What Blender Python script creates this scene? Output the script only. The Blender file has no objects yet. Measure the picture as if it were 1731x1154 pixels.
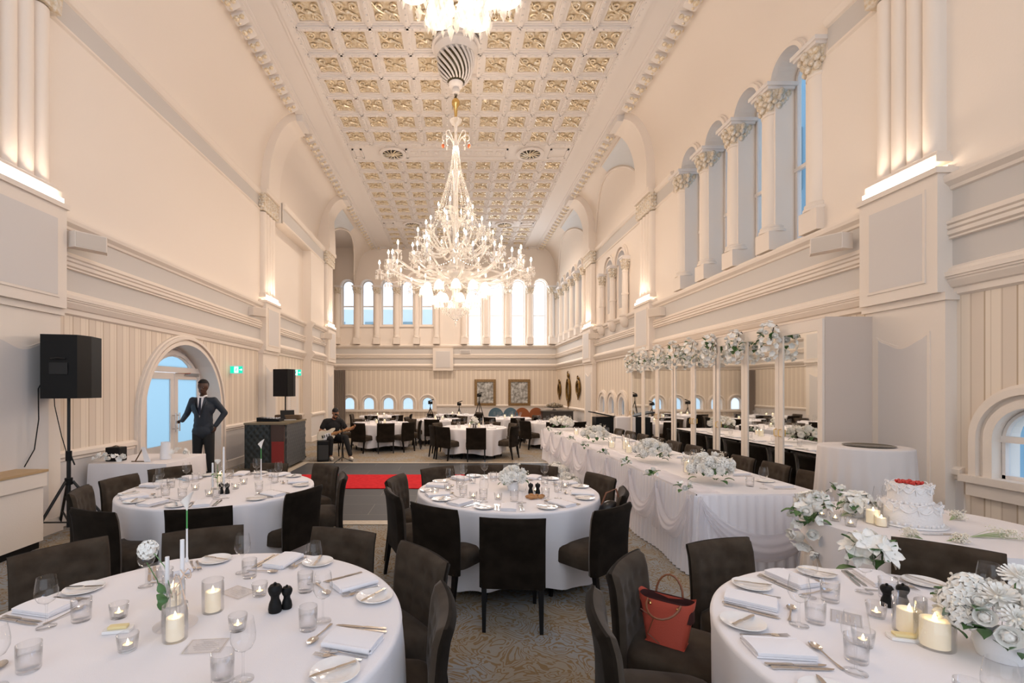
import bpy, math, random
from mathutils import Vector, Matrix
PI = math.pi
sin, cos = math.sin, math.cos
rnd = random.Random(11)
S = bpy.context.scene
COL = S.collection
# ---------------------------------------------------------------- camera, world, exposure
FPX, VX, VY, CH = 805.0, 768.0, 657.0, 1.75
cd = bpy.data.cameras.new('camera'); cam = bpy.data.objects.new('camera', cd); COL.objects.link(cam)
cd.sensor_width = 36; cd.lens = 36*FPX/1731
cam.location = (0, 0, CH); cam.rotation_euler = (PI/2, 0, 0)
cd.shift_x = (865.5-VX)/1731; cd.shift_y = (VY-577)/1731
cd.clip_start = 0.05; cd.clip_end = 300
S.camera = cam
w = bpy.data.worlds.new('sky'); S.world = w; w.use_nodes = True
bg = w.node_tree.nodes['Background']; bg.inputs[0].default_value = (0.80, 0.88, 1.0, 1); bg.inputs[1].default_value = 1.8
S.view_settings.view_transform = 'Standard'; S.view_settings.look = 'None'
S.view_settings.gamma = 1; S.view_settings.use_curve_mapping = False
S.view_settings.exposure = -0.13
S.cycles.transparent_max_bounces = 40; S.cycles.max_bounces = 8; S.cycles.sample_clamp_indirect = 6
def alight(name, loc, rot, size, sizey, power, color):
    l = bpy.data.lights.new(name, 'AREA'); l.shape = 'RECTANGLE'; l.size = size; l.size_y = sizey
    l.energy = power; l.color = color
    o = bpy.data.objects.new(name, l); COL.objects.link(o); o.location = loc; o.rotation_euler = rot
    return o
WARM = (1.0, 0.79, 0.62)
LPOW = 340.0
# daylight of the bright sky outside the long right-hand windows of the back wall
alight('sky_window_light', (3.0, 24.75, 5.6), (-PI/2, 0, 0), 5.6, 4.2, 700, (.93, .96, 1.0))
# blue daylight outside the tall right-hand windows beside and behind the camera
alight('sky_window_light', (6.3, .2, 5.9), (0, math.radians(72), 0), 3.6, 7.5, 520, (.45, .65, 1.0))
# uplights lying in the ledges of the pilasters
for sx, yy, xx, pw_ in ((-1, 5.37, 4.81, 10), (1, 5.35, 4.96, 10), (-1, 12.65, 4.81, 22), (1, 12.6, 4.96, 22), (-1, 17.77, 4.56, 40), (1, 17.77, 4.93, 40)):
    alight('ledge_uplight', (sx*xx, yy, 4.10), (PI, -sx*math.radians(12), 0), .05, .75, pw_, WARM)
# spot lamps added below the unlit ceiling grilles to brighten the far hall
for xx, yy, pw_ in ((-1.85, 14.35, 420), (2.28, 14.35, 420), (-1.81, 20.5, 980), (2.16, 20.5, 980)):
    l = bpy.data.lights.new('added_fill_spot', 'SPOT'); l.energy = pw_; l.color = (1.0, .82, .68); l.spot_size = math.radians(160); l.spot_blend = 1; l.shadow_soft_size = .12
    o = bpy.data.objects.new('added_fill_spot', l); COL.objects.link(o); o.location = (xx, yy, 8.72)
# ---------------------------------------------------------------- mesh helpers
def P(px, py, d):            # point seen at a photo pixel at depth d
    return Vector(((px-VX)*d/FPX, d, CH-(py-VY)*d/FPX))
def FL(px, py, z=0.0):       # point of the level z under a photo pixel
    d = (CH-z)*FPX/(py-VY); return ((px-VX)*d/FPX, d)
class MB:
    def __init__(s): s.v = []; s.f = []; s.m = []; s.cur = 0
    def add(s, vs, fs, mat=None):
        b = len(s.v); s.v += [tuple(v) for v in vs]; m = s.cur if mat is None else mat
        for f in fs: s.f.append(tuple(b+i for i in f)); s.m.append(m)
        return s
    def box(s, x0, x1, y0, y1, z0, z1, mat=None):
        v = [(x, y, z) for x in (x0, x1) for y in (y0, y1) for z in (z0, z1)]
        return s.add(v, [(0,1,3,2),(4,6,7,5),(0,4,5,1),(2,3,7,6),(0,2,6,4),(1,5,7,3)], mat)
    def rbox(s, x0, x1, y0, y1, z0, z1, b, mat=None):   # chamfered box
        xs = (x0, x0+b, x1-b, x1); ys = (y0, y0+b, y1-b, y1)
        rings = []
        def ring(i, z):
            a0, a1 = (x0+i, x1-i); c0, c1 = (y0+i, y1-i); k = b-i if i < b else 0
            k = max(k, b*0.3)
            return [(a0+k, c0, z), (a1-k, c0, z), (a1, c0+k, z), (a1, c1-k, z), (a1-k, c1, z), (a0+k, c1, z), (a0, c1-k, z), (a0, c0+k, z)]
        R = [ring(b, z0), ring(b*.3, z0+b*.3), ring(0, z0+b), ring(0, z1-b), ring(b*.3, z1-b*.3), ring(b, z1)]
        v = [p for r in R for p in r]; f = [tuple(range(8))[::-1], tuple(40+i for i in range(8))]
        for k in range(5):
            for i in range(8): f.append((k*8+i, k*8+(i+1) % 8, k*8+8+(i+1) % 8, k*8+8+i))
        return s.add(v, f, mat)
    def lathe(s, prof, n=24, c=(0,0,0), mat=None, fn=None, cap=True):
        v = []; f = []
        for (r, z) in prof:
            for i in range(n):
                a = 2*PI*i/n; rr = r if fn is None else fn(r, z, a)
                v.append((c[0]+rr*cos(a), c[1]+rr*sin(a), c[2]+z))
        for k in range(len(prof)-1):
            for i in range(n):
                j = (i+1) % n; f.append((k*n+i, k*n+j, k*n+n+j, k*n+n+i))
        if cap:
            if prof[0][0] > 1e-5: f.append(tuple(range(n))[::-1])
            if prof[-1][0] > 1e-5: f.append(tuple((len(prof)-1)*n+i for i in range(n)))
        return s.add(v, f, mat)
    def tube(s, pts, r, n=8, mat=None, closed=False):
        pts = [Vector(p) for p in pts]; m = len(pts); v = []; f = []
        up = None
        for k, p in enumerate(pts):
            if closed: t = pts[(k+1) % m]-pts[k-1]
            else: t = pts[min(k+1, m-1)]-pts[max(k-1, 0)]
            t = t.normalized() if t.length > 1e-9 else Vector((0,0,1))
            if up is None:
                up = Vector((0,0,1)) if abs(t.z) < .9 else Vector((1,0,0))
            a = t.cross(up); a = a.normalized() if a.length > 1e-6 else t.orthogonal().normalized()
            b = a.cross(t).normalized(); up = b
            rr = r[k] if isinstance(r, (list, tuple)) else r
            for i in range(n):
                q = p+(a*cos(2*PI*i/n)+b*sin(2*PI*i/n))*rr; v.append(q)
        for k in range(m if closed else m-1):
            k2 = (k+1) % m
            for i in range(n):
                j = (i+1) % n; f.append((k*n+i, k*n+j, k2*n+j, k2*n+i))
        if not closed: f.append(tuple(range(n))[::-1]); f.append(tuple((m-1)*n+i for i in range(n)))
        return s.add(v, f, mat)
    def prism(s, poly, h0, h1, fn=None, mat=None):      # 2D polygon extruded between two heights; fn maps (u, v, h) to space
        fn = fn or (lambda u, v, h: (u, v, h)); n = len(poly)
        v = [fn(p[0], p[1], h0) for p in poly]+[fn(p[0], p[1], h1) for p in poly]
        f = [tuple(range(n))[::-1], tuple(range(n, 2*n))]+[(i, (i+1) % n, n+(i+1) % n, n+i) for i in range(n)]
        return s.add(v, f, mat)
    def ball(s, c, r, n=12, m=8, mat=None, sc=(1,1,1), rot=None):
        v = []; f = []
        for k in range(m+1):
            t = PI*k/m
            for i in range(n):
                a = 2*PI*i/n; q = Vector((sin(t)*cos(a)*sc[0], sin(t)*sin(a)*sc[1], cos(t)*sc[2]))*r
                if rot is not None: q = rot @ q
                v.append(Vector(c)+q)
        for k in range(m):
            for i in range(n):
                j = (i+1) % n; f.append((k*n+i, k*n+j, k*n+n+j, k*n+n+i))
        return s.add(v, f, mat)
    def cone(s, a, b, ra, rb, n=16, mat=None):          # tapered limb with round ends
        a = Vector(a); b = Vector(b); s.tube([a, b], [ra, rb], n, mat); s.ball(a, ra, n, 8, mat); s.ball(b, rb, n, 8, mat); return s
    def grid(s, nu, nv, fn, mat=None, wrap=False):
        v = [fn(i/(nu-1) if not wrap else i/nu, j/(nv-1)) for i in range(nu) for j in range(nv)]; f = []
        for i in range(nu if wrap else nu-1):
            for j in range(nv-1):
                i2 = (i+1) % nu; f.append((i*nv+j, i2*nv+j, i2*nv+j+1, i*nv+j+1))
        return s.add(v, f, mat)
    def xf(s, M, other):                                 # add another builder, transformed
        b = len(s.v); s.v += [tuple(M @ Vector(v)) for v in other.v]
        s.f += [tuple(b+i for i in f) for f in other.f]; s.m += other.m; return s
    def mesh(s, name, mats, smooth=0):
        me = bpy.data.meshes.new(name); me.from_pydata(s.v, [], s.f)
        if not isinstance(mats, (list, tuple)): mats = [mats]
        for m in mats: me.materials.append(m)
        if len(mats) > 1: me.polygons.foreach_set('material_index', s.m)
        if smooth:
            me.polygons.foreach_set('use_smooth', [True]*len(me.polygons))
            if smooth < 180: me.set_sharp_from_angle(angle=math.radians(smooth))
        me.validate(); me.update(); return me
    def build(s, name, mats, parent=None, smooth=0, loc=None, fixn=True, **tags):
        me = s.mesh(name, mats, smooth)
        if fixn:
            import bmesh
            bm = bmesh.new(); bm.from_mesh(me); bmesh.ops.recalc_face_normals(bm, faces=bm.faces); bm.to_mesh(me); bm.free()
            if smooth and smooth < 180: me.set_sharp_from_angle(angle=math.radians(smooth))
        return link(name, me, parent, loc, **tags)
def link(name, me, parent=None, loc=None, **tags):
    o = bpy.data.objects.new(name, me); COL.objects.link(o)
    if parent: o.parent = parent
    if loc is not None: o.location = loc
    for k, v in tags.items():
        if v: o[k] = v
    return o
def thing(name, label, cat, loc=(0,0,0), rz=0, group=None):
    o = bpy.data.objects.new(name, None); COL.objects.link(o); o.empty_display_size = .1
    o.location = loc; o.rotation_euler = (0, 0, rz); o['label'] = label; o['category'] = cat
    if group: o['group'] = group
    return o
KIDS = {}
def kids(o):
    return [c for c in o.children]
def dup(o, loc, rz=0, label=None, group=None, sc=None):
    def cp(a, par):
        c = a.copy(); COL.objects.link(c); c.parent = par
        for ch in a.children: cp(ch, c)
        return c
    r = cp(o, None); r.location = loc; r.rotation_euler = (0, 0, rz)
    if label: r['label'] = label
    if group: r['group'] = group
    if sc: r.scale = (sc, sc, sc)
    return r
class Proto:      # first placement uses the original, later ones are copies
    def __init__(s, o): s.o = o; s.used = False
    def put(s, loc, rz=0, label=None, group=None, sc=None):
        if not s.used:
            s.used = True; o = s.o; o.location = loc; o.rotation_euler = (0, 0, rz)
            if label: o['label'] = label
            if group: o['group'] = group
            if sc: o.scale = (sc, sc, sc)
            return o
        c = dup(s.o, loc, rz, label, group, sc)
        if not sc: c.scale = (1, 1, 1)
        return c
# ---------------------------------------------------------------- materials
def mat(name, col, rough=.6, metal=0, spec=.5, noise=None, bump=None, emit=None, sheen=0, trans=0, alpha=1, coat=0):
    m = bpy.data.materials.new(name); m.use_nodes = True; nt = m.node_tree; b = nt.nodes['Principled BSDF']
    b.inputs['Base Color'].default_value = (*col, 1); b.inputs['Roughness'].default_value = rough
    b.inputs['Metallic'].default_value = metal; b.inputs['Specular IOR Level'].default_value = spec
    if sheen: b.inputs['Sheen Weight'].default_value = sheen; b.inputs['Sheen Roughness'].default_value = .4
    if trans: b.inputs['Transmission Weight'].default_value = trans
    if alpha < 1: b.inputs['Alpha'].default_value = alpha
    if coat: b.inputs['Coat Weight'].default_value = coat
    if emit: b.inputs['Emission Color'].default_value = (*emit[0], 1); b.inputs['Emission Strength'].default_value = emit[1]
    tc = nt.nodes.new('ShaderNodeTexCoord')
    if noise:            # (scale, second colour, detail)
        n = nt.nodes.new('ShaderNodeTexNoise'); n.inputs['Scale'].default_value = noise[0]; n.inputs['Detail'].default_value = noise[2] if len(noise) > 2 else 4
        nt.links.new(tc.outputs['Object'], n.inputs['Vector'])
        r = nt.nodes.new('ShaderNodeMapRange'); r.inputs[1].default_value = .35; r.inputs[2].default_value = .65
        nt.links.new(n.outputs['Fac'], r.inputs[0])
        x = nt.nodes.new('ShaderNodeMix'); x.data_type = 'RGBA'; x.inputs[6].default_value = (*col, 1); x.inputs[7].default_value = (*noise[1], 1)
        nt.links.new(r.outputs[0], x.inputs[0]); nt.links.new(x.outputs[2], b.inputs['Base Color'])
    if bump:             # (scale, distance)
        n = nt.nodes.new('ShaderNodeTexNoise'); n.inputs['Scale'].default_value = bump[0]; n.inputs['Detail'].default_value = 3
        nt.links.new(tc.outputs['Object'], n.inputs['Vector'])
        q = nt.nodes.new('ShaderNodeBump'); q.inputs['Distance'].default_value = bump[1]; q.inputs['Strength'].default_value = 1
        nt.links.new(n.outputs['Fac'], q.inputs['Height']); nt.links.new(q.outputs[0], b.inputs['Normal'])
    return m
def mathn(nt, op, a, b=None, c=None):
    n = nt.nodes.new('ShaderNodeMath'); n.operation = op
    for i, x in enumerate((a, b, c)):
        if x is None: continue
        if isinstance(x, (int, float)): n.inputs[i].default_value = x
        else: nt.links.new(x, n.inputs[i])
    return n.outputs[0]
def mixc(nt, fac, a, b):
    x = nt.nodes.new('ShaderNodeMix'); x.data_type = 'RGBA'
    for i, q in ((6, a), (7, b)):
        if isinstance(q, tuple): x.inputs[i].default_value = (*q, 1)
        else: nt.links.new(q, x.inputs[i])
    nt.links.new(fac, x.inputs[0]); return x.outputs[2]
def stripes(name, axis, period=.27, c1=(.80,.70,.585), c2=(.70,.60,.50), c3=(.50,.39,.28)):
    m = mat(name, c1, .8); nt = m.node_tree; b = nt.nodes['Principled BSDF']
    tc = nt.nodes.new('ShaderNodeTexCoord'); sp = nt.nodes.new('ShaderNodeSeparateXYZ'); nt.links.new(tc.outputs['Object'], sp.inputs[0])
    u = mathn(nt, 'FRACT', mathn(nt, 'DIVIDE', mathn(nt, 'ADD', sp.outputs[axis], 100.0), period))
    broad = mathn(nt, 'MULTIPLY', mathn(nt, 'GREATER_THAN', u, .5), .8)
    l1 = mathn(nt, 'LESS_THAN', mathn(nt, 'ABSOLUTE', mathn(nt, 'SUBTRACT', u, .5)), .026)
    l2 = mathn(nt, 'LESS_THAN', mathn(nt, 'ABSOLUTE', mathn(nt, 'SUBTRACT', u, .95)), .02)
    l3 = mathn(nt, 'LESS_THAN', mathn(nt, 'ABSOLUTE', mathn(nt, 'SUBTRACT', u, .3)), .012)
    c = mixc(nt, broad, c1, c2)
    c = mixc(nt, mathn(nt, 'MAXIMUM', l1, mathn(nt, 'MULTIPLY', mathn(nt, 'MAXIMUM', l2, l3), .6)), c, c3)
    nt.links.new(c, b.inputs['Base Color'])
    return m
def thin_glass(name, tint=(.995,.995,.995), edge=(.91,.92,.93), rough=.02, refl=1.1):
    m = bpy.data.materials.new(name); m.use_nodes = True; nt = m.node_tree; nt.nodes.clear()
    out = nt.nodes.new('ShaderNodeOutputMaterial'); tr = nt.nodes.new('ShaderNodeBsdfTransparent'); gl = nt.nodes.new('ShaderNodeBsdfGlossy')
    gl.inputs['Roughness'].default_value = rough
    lw = nt.nodes.new('ShaderNodeLayerWeight'); lw.inputs[0].default_value = .5
    nt.links.new(mixc(nt, mathn(nt, 'POWER', lw.outputs['Facing'], 2.5), tint, edge), tr.inputs[0])
    fr = mathn(nt, 'MULTIPLY', mathn(nt, 'ADD', .045, mathn(nt, 'MULTIPLY', mathn(nt, 'POWER', lw.outputs['Facing'], 4.0), .75)), refl)
    mx = nt.nodes.new('ShaderNodeMixShader'); nt.links.new(mathn(nt, 'MINIMUM', fr, 1.0), mx.inputs[0])
    nt.links.new(tr.outputs[0], mx.inputs[1]); nt.links.new(gl.outputs[0], mx.inputs[2]); nt.links.new(mx.outputs[0], out.inputs[0])
    return m
def sheer(name, col, alpha):
    m = bpy.data.materials.new(name); m.use_nodes = True; nt = m.node_tree; nt.nodes.clear()
    out = nt.nodes.new('ShaderNodeOutputMaterial'); tr = nt.nodes.new('ShaderNodeBsdfTransparent'); df = nt.nodes.new('ShaderNodeBsdfDiffuse'); tl = nt.nodes.new('ShaderNodeBsdfTranslucent')
    df.inputs[0].default_value = (*col, 1); tl.inputs[0].default_value = (*col, 1)
    m1 = nt.nodes.new('ShaderNodeMixShader'); m1.inputs[0].default_value = .4; nt.links.new(df.outputs[0], m1.inputs[1]); nt.links.new(tl.outputs[0], m1.inputs[2])
    m2 = nt.nodes.new('ShaderNodeMixShader'); m2.inputs[0].default_value = alpha; nt.links.new(tr.outputs[0], m2.inputs[1]); nt.links.new(m1.outputs[0], m2.inputs[2])
    nt.links.new(m2.outputs[0], out.inputs[0]); return m
WALL = mat('cream_plaster', (.80,.715,.63), .75, bump=(60, .0008))
WALLUP = mat('cream_paint', (.82,.735,.65), .75, bump=(40, .0008))
GREYP = mat('grey_paint', (.60,.565,.53), .7)
PANELG = mat('pale_grey_panel', (.66,.62,.59), .7)
WHITEP = mat('white_ceiling_paint', (.76,.71,.67), .7)
BLUEG = mat('pale_blue_spandrel', (.66,.68,.70), .7)
STRY = stripes('striped_wall_side', 1); STRX = stripes('striped_wall_back', 0, .24)
FILI = mat('gilt_filigree', (.74,.66,.52), .5, .15, noise=(16, (.57,.45,.29), 6))
GILT = mat('antique_gilt', (.72,.58,.36), .35, .45, noise=(30, (.85,.78,.66)))
CAPM = mat('gilded_capital', (.66,.54,.37), .4, .3, noise=(22, (.80,.76,.70), 3), bump=(60, .012))
DARKG = mat('dark_bronze', (.10,.08,.04), .4, .5)
BRASS = mat('brass', (.80,.55,.20), .25, 1)
MIRROR = mat('mirror', (.86,.87,.86), .02, 1)
CLOTH = mat('white_linen', (.80,.77,.78), .9, bump=(300, .0006))
SKIRT = mat('white_skirt', (.86,.84,.88), .9)
VELVET = mat('dark_brown_velvet', (.009,.006,.0035), .95, spec=.12, sheen=.04, noise=(9, (.017,.012,.008)), bump=(350, .0008))
VELIN = mat('brown_velvet_front', (.042,.029,.019), .95, spec=.15, sheen=.12, noise=(9, (.064,.048,.034)), bump=(350, .0008))
BLACKW = mat('black_wood', (.005,.004,.004), .5, spec=.2)
BLACKP = mat('black_plastic', (.007,.007,.007), .5, spec=.2, bump=(200, .0005))
BLACKM = mat('black_metal', (.02,.02,.02), .4, .5)
GLASS = thin_glass('clear_glass'); CRYSTAL = thin_glass('crystal', (.93,.92,.90), (.6,.57,.52), .05, 2.2)
PANE = thin_glass('window_glass', (.93,.96,.98), (.8,.84,.86), .01, .6)
SILVER = mat('cutlery_steel', (.62,.60,.58), .18, 1)
CHINA = mat('white_china', (.84,.82,.80), .12, coat=.3)
NAPK = mat('napkin_cotton', (.82,.80,.82), .85, bump=(250, .0008))
WATER = thin_glass('water', (.99,.99,1.0), (.93,.94,.95), .01, .4)
WAX = mat('candle_wax', (.90,.86,.74), .5, emit=((1,.70,.34), .30))
FLAME = mat('candle_flame', (1,.8,.4), .5, emit=((1,.70,.34), 22))
BULB = mat('lit_bulb', (1,.9,.7), .5, emit=((1,.80,.55), 26))
SHADE = mat('lit_glass_shade', (.95,.9,.85), .3, emit=((1,.82,.62), 1.5))
LEDM = mat('led_strip', (1,.9,.8), .5, emit=((1,.86,.70), 9))
PETAL = mat('white_petal', (.92,.90,.85), .7, bump=(80, .002)); PETALB = mat('cream_petal', (.84,.79,.68), .7)
LEAF = mat('green_leaf', (.05,.13,.035), .45, noise=(12, (.09,.19,.06))); STEMG = mat('green_stem', (.12,.26,.09), .5)
SPRIG = mat('pale_green_sprig', (.36,.44,.22), .6)
CABP = mat('beige_cabinet_paint', (.62,.53,.465), .6)
WHITEG = mat('white_gloss', (.85,.84,.85), .25)
ALL = {}
# ================================================================ the room
YB, YN = 24.0, -4.2                    # back wall, near (open) end
XL, XR = 5.0, 5.15
NTRIM = [0]
def trimname(): NTRIM[0] += 1; return 'trim_%d' % NTRIM[0]
def struct(mb, name, mats, parent=None, smooth=0, **k):
    return mb.build(name, mats, parent, smooth, kind=None if parent else 'structure', **k)
WL = lambda u, z, off=0: (-(XL-off), u, z)
WR = lambda u, z, off=0: (XR-off, u, z)
WB = lambda u, z, off=0: (u, YB-off, z)
WRU = WR
def arc_pts(h, n=16):
    u0, u1, z0, zs = h; r = (u1-u0)/2; c = (u0+u1)/2
    return [(c-r*cos(PI*i/n), zs+r*sin(PI*i/n)) for i in range(n+1)]
def hole_wall(mb, W, u0, u1, z0, z1, holes, mat=0, reveal=.25, rmat=0, off=0, n=16, stop=None):
    holes = sorted(holes); u = u0
    for h in holes:
        a, b, hz, zs = h
        if a > u: mb.add([W(u, z0, off), W(a, z0, off), W(a, z1, off), W(u, z1, off)], [(0,1,2,3)], mat)
        A = arc_pts(h, n)
        if hz > z0: mb.add([W(a, z0, off), W(b, z0, off), W(b, hz, off), W(a, hz, off)], [(0,1,2,3)], mat)
        for i in range(n):
            p, q = A[i], A[i+1]
            mb.add([W(p[0], p[1], off), W(q[0], q[1], off), W(q[0], z1, off), W(p[0], z1, off)], [(0,1,2,3)], mat)
        loop = [(a, hz)]+A+[(b, hz)]
        for i in range(len(loop)):
            p, q = loop[i], loop[(i+1) % len(loop)]
            mb.add([W(p[0], p[1], off), W(q[0], q[1], off), W(q[0], q[1], off-reveal), W(p[0], p[1], off-reveal)], [(0,1,2,3)], rmat)
        u = b
    if u < u1: mb.add([W(u, z0, off), W(u1, z0, off), W(u1, z1, off), W(u, z1, off)], [(0,1,2,3)], mat)
def profile(mb, W, u0, u1, prof, mats=None):       # prof: (off, z[, mat]) swept along the wall
    for k in range(len(prof)-1):
        a, b = prof[k], prof[k+1]; m = a[2] if len(a) > 2 else 0
        mb.add([W(u0, a[1], a[0]), W(u1, a[1], a[0]), W(u1, b[1], b[0]), W(u0, b[1], b[0])], [(0,1,2,3)], m)
    for u in (u0, u1):
        vs = [W(u, p[1], p[0]) for p in prof]+[W(u, prof[-1][1], -.02), W(u, prof[0][1], -.02)]
        mb.add(vs, [tuple(range(len(vs)))], 0)
def arch_trim(mb, W, h, wid, th, mat=0, n=20, legs=True, base=None, ins=0):
    u0, u1, z0, zs = h; c = (u0+u1)/2; r0 = (u1-u0)/2-ins; r1 = r0+wid
    path = []
    zb = z0 if base is None else base
    if legs: path.append((-1, zb, 0))
    for i in range(n+1): path.append((None, None, PI-PI*i/n))
    pts = []
    for (k, z, a) in path:
        if k == -1: pts.append(((c-r0, z), (c-r1, z)))
        else: pts.append(((c+r0*cos(a), zs+r0*sin(a)), (c+r1*cos(a), zs+r1*sin(a))))
    if legs: pts.append(((c+r0, zb), (c+r1, zb)))
    v = []
    for (p, q) in pts:
        mx = ((p[0]*.35+q[0]*.65), (p[1]*.35+q[1]*.65))
        v += [W(p[0], p[1], 0), W(p[0], p[1], th), W(mx[0], mx[1], th), W(mx[0], mx[1], th*.55), W(q[0], q[1], th*.5), W(q[0], q[1], 0)]
    f = []
    for k in range(len(pts)-1):
        for i in range(5): f.append((k*6+i, k*6+i+1, k*6+7+i, k*6+6+i))
    f += [tuple(range(6)), tuple((len(pts)-1)*6+i for i in range(6))]
    mb.add(v, f, mat)
# materials slots for walls: 0 plaster,1 grey,2 stripes,3 panel grey,4 upper cream
ENT = [(.0,2.70,0),(.035,2.72,0),(.035,2.78,0),(.06,2.79,0),(.10,2.85,0),(.10,2.872,0),(.115,2.873,0),(.115,2.895,0),(.13,2.896,0),(.13,2.94,0),(.10,2.95,0),(.08,2.985,0),(.05,3.0,0),(.045,3.01,1),
       (.045,3.28,0),(.085,3.285,0),(.085,3.305,0),(.07,3.308,0),(.10,3.325,0),(.10,3.365,0),(.08,3.368,0),(.105,3.385,0),(.105,3.415,0),(.085,3.418,0),(.11,3.435,0),(.11,3.46,0),(.06,3.475,0),(.06,3.50,0),(.045,3.505,1),
       (.045,3.78,0),(.07,3.79,0),(.08,3.82,0),(.13,3.86,0),(.14,3.90,0),(.14,3.93,0),(.06,3.96,0),(0,3.99,0)]
LOW = [(.03,0,0),(.03,.16,0),(.015,.18,3),(.015,.82,0),(.03,.83,0),(.03,.86,0),(.06,.88,0),(.06,.93,0),(.03,.95,0),(.0,.96,0)]
def upper_strip(z0=6.34): return [(0,z0,0),(.03,z0+.02,0),(.03,z0+.05,0),(.015,z0+.06,1),(.015,6.70,0),(.05,6.72,0),(.09,6.79,0),(.09,6.83,0),(0,6.87,0)]
MW = lambda S_: [WALL, GREYP, S_, PANELG, WALLUP]
# ---- left wall
m = MB(); LD = (7.62, 10.10, .0, 1.32)
YA = 18.32
hole_wall(m, WL, YN, YA, 0, 2.70, [LD], 2, .34, 0, 0, 28)
profile(m, WL, YN, 7.42, LOW); profile(m, WL, 10.3, YA, LOW)
profile(m, WL, YN, YA, ENT)
m.add([WL(YN,3.99),WL(YA,3.99),WL(YA,6.34),WL(YN,6.34)], [(0,1,2,3)], 4)
profile(m, WL, YN, YA, upper_strip())
WA = lambda u, z, off=0: (-(6.0-off), u, z)
for (a_, b_, mt_) in ((.0,2.7,2),(3.99,9.0,4)): m.add([WA(18.2,a_),WA(YB,a_),WA(YB,b_),WA(18.2,b_)], [(0,1,2,3)], mt_)
profile(m, WA, 18.2, YB, LOW); profile(m, WA, 18.2, YB, ENT)
m.box(-6.1, -4.9, 18.2, 18.3, 0, 9.0, 0)
struct(m, 'wall_left', MW(STRY))
# the wall steps forward beyond the middle of the second bay, deep panel before it
m = MB(); W2 = lambda u, z, off=0: (-(XL-.27-off), u, z)
m.add([W2(15.7,.96),W2(17.3,.96),W2(17.3,2.70),W2(15.7,2.70)], [(0,1,2,3)], 2)
m.add([W2(15.7,3.99),W2(17.3,3.99),W2(17.3,6.34),W2(15.7,6.34)], [(0,1,2,3)], 4)
profile(m, W2, 15.7, 17.3, LOW); profile(m, W2, 15.7, 17.3, ENT); profile(m, W2, 13.1, 17.3, upper_strip(6.3))
m.box(-XL, -XL+.265, 15.703, 17.3, 0, 6.3, 0); m.box(-XL, -XL+.265, 13.1, 17.3, 6.3, 6.86, 0)
struct(m, trimname(), MW(STRY))
# ---- right wall: lower with round-topped low windows, upper with tall arches
LOWWIN = [(3.90, 4.52, .90, 1.27), (14.30, 14.80, .92, 1.25), (15.25, 15.75, .92, 1.25), (16.2, 16.7, .92, 1.25)]
ARC = 1.0
ABEH = [(-2.9+k*ARC, -2.2+k*ARC, 4.0, 6.62) for k in range(6)]
ANEAR = [(6.82+.16+k*ARC-.0, 7.64+.0+k*ARC, 4.0, 6.62) for k in range(4)]
AFAR = [(18.98+k*1.02, 19.72+k*1.02, 4.0, 6.62) for k in range(5)]
AMID = [(14.22, 14.92, 4.25, 5.62), (15.32, 16.02, 4.25, 5.62)]
m = MB()
hole_wall(m, WR, YN, YB, .0, 2.70, LOWWIN, 2, .22, 0)
u = YN
for h in LOWWIN: profile(m, WR, u, h[0]-.28, LOW); u = h[1]+.28
profile(m, WR, u, YB, LOW)
profile(m, WR, YN, YB, ENT)
hole_wall(m, WRU, YN, YB, 3.99, 7.5, ABEH+ANEAR+AMID+AFAR, 4, .42, 4)
profile(m, WR, 3.6, 6.55, upper_strip()); profile(m, WR, 11.15, 18.2, upper_strip())
struct(m, 'wall_right', MW(STRY))
# ---- back wall
BW1 = [(-5.8+.23+.13+k*1.003, -5.8+.23+.13+.56+k*1.003, 5.1, 7.05) for k in range(5)]
BWL = [((P(587.6+33.6*k, 0, YB).x)-.30, (P(587.6+33.6*k, 0, YB).x)+.30, 4.98, 6.95) for k in range(5)]
BWR = [((P(803+36.6*k, 0, YB).x)-.33, (P(803+36.6*k, 0, YB).x)+.33, 3.99, 6.92) for k in range(4)]
PORT = [((P(590+33.2*k, 0, YB).x)-.27, (P(590+33.2*k, 0, YB).x)+.27, .70, 1.05) for k in range(5)]
m = MB()
x0b, x1b = -6.1, XR
hole_wall(m, WB, x0b, x1b, .0, 2.70, PORT, 2, .2, 0)
profile(m, WB, x0b, PORT[0][0]-.2, LOW); profile(m, WB, PORT[-1][1]+.2, x1b, LOW)
profile(m, WB, x0b, x1b, ENT)
hole_wall(m, WB, x0b, x1b, 3.99, 9.1, BWL+BWR, 4, .4, 4)
struct(m, 'wall_back', MW(STRX))
# ---- windows
NW = [0]
def window(W, h, off=-.2, bars=(.5,), fr=.05, thick=.05, frosted=None):
    NW[0] += 1; a, b, z0, zs = h; m = MB()
    arch_trim(m, lambda u, z, o=0: W(u, z, off+o), (a+fr, b-fr, z0, zs), fr+.01, thick)
    H = zs+(b-a)/2-z0
    m.prism([(a,z0),(b,z0),(b,z0+fr),(a,z0+fr)], off, off+thick, lambda u, v, o: W(u, v, o))
    for t in bars:
        z = z0+H*t; m.prism([(a,z-.03),(b,z-.03),(b,z+.03),(a,z+.03)], off+.005, off+thick+.01, lambda u, v, o: W(u, v, o))
    root = struct(m, 'window_%d' % NW[0], WHITEP)
    g = MB(); A = [(a+.01, z0)]+arc_pts((a+.01, b-.01, z0, zs), 12)+[(b-.01, z0)]
    g.prism(A, off+.01, off+.016, lambda u, v, o: W(u, v, o)); g.build('window_pane', frosted or PANE, root)
    return root
for h in ABEH+ANEAR+AFAR: window(WR, h, -.36, (.42,), .06)
for h in AMID: window(WR, h, -.22, (.45,), .06)
for h in LOWWIN: window(WR, h, -.09, (.55,) if h is LOWWIN[0] else (), .035)
for h in BWL: window(WB, h, -.3, (.42,), .05)
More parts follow.
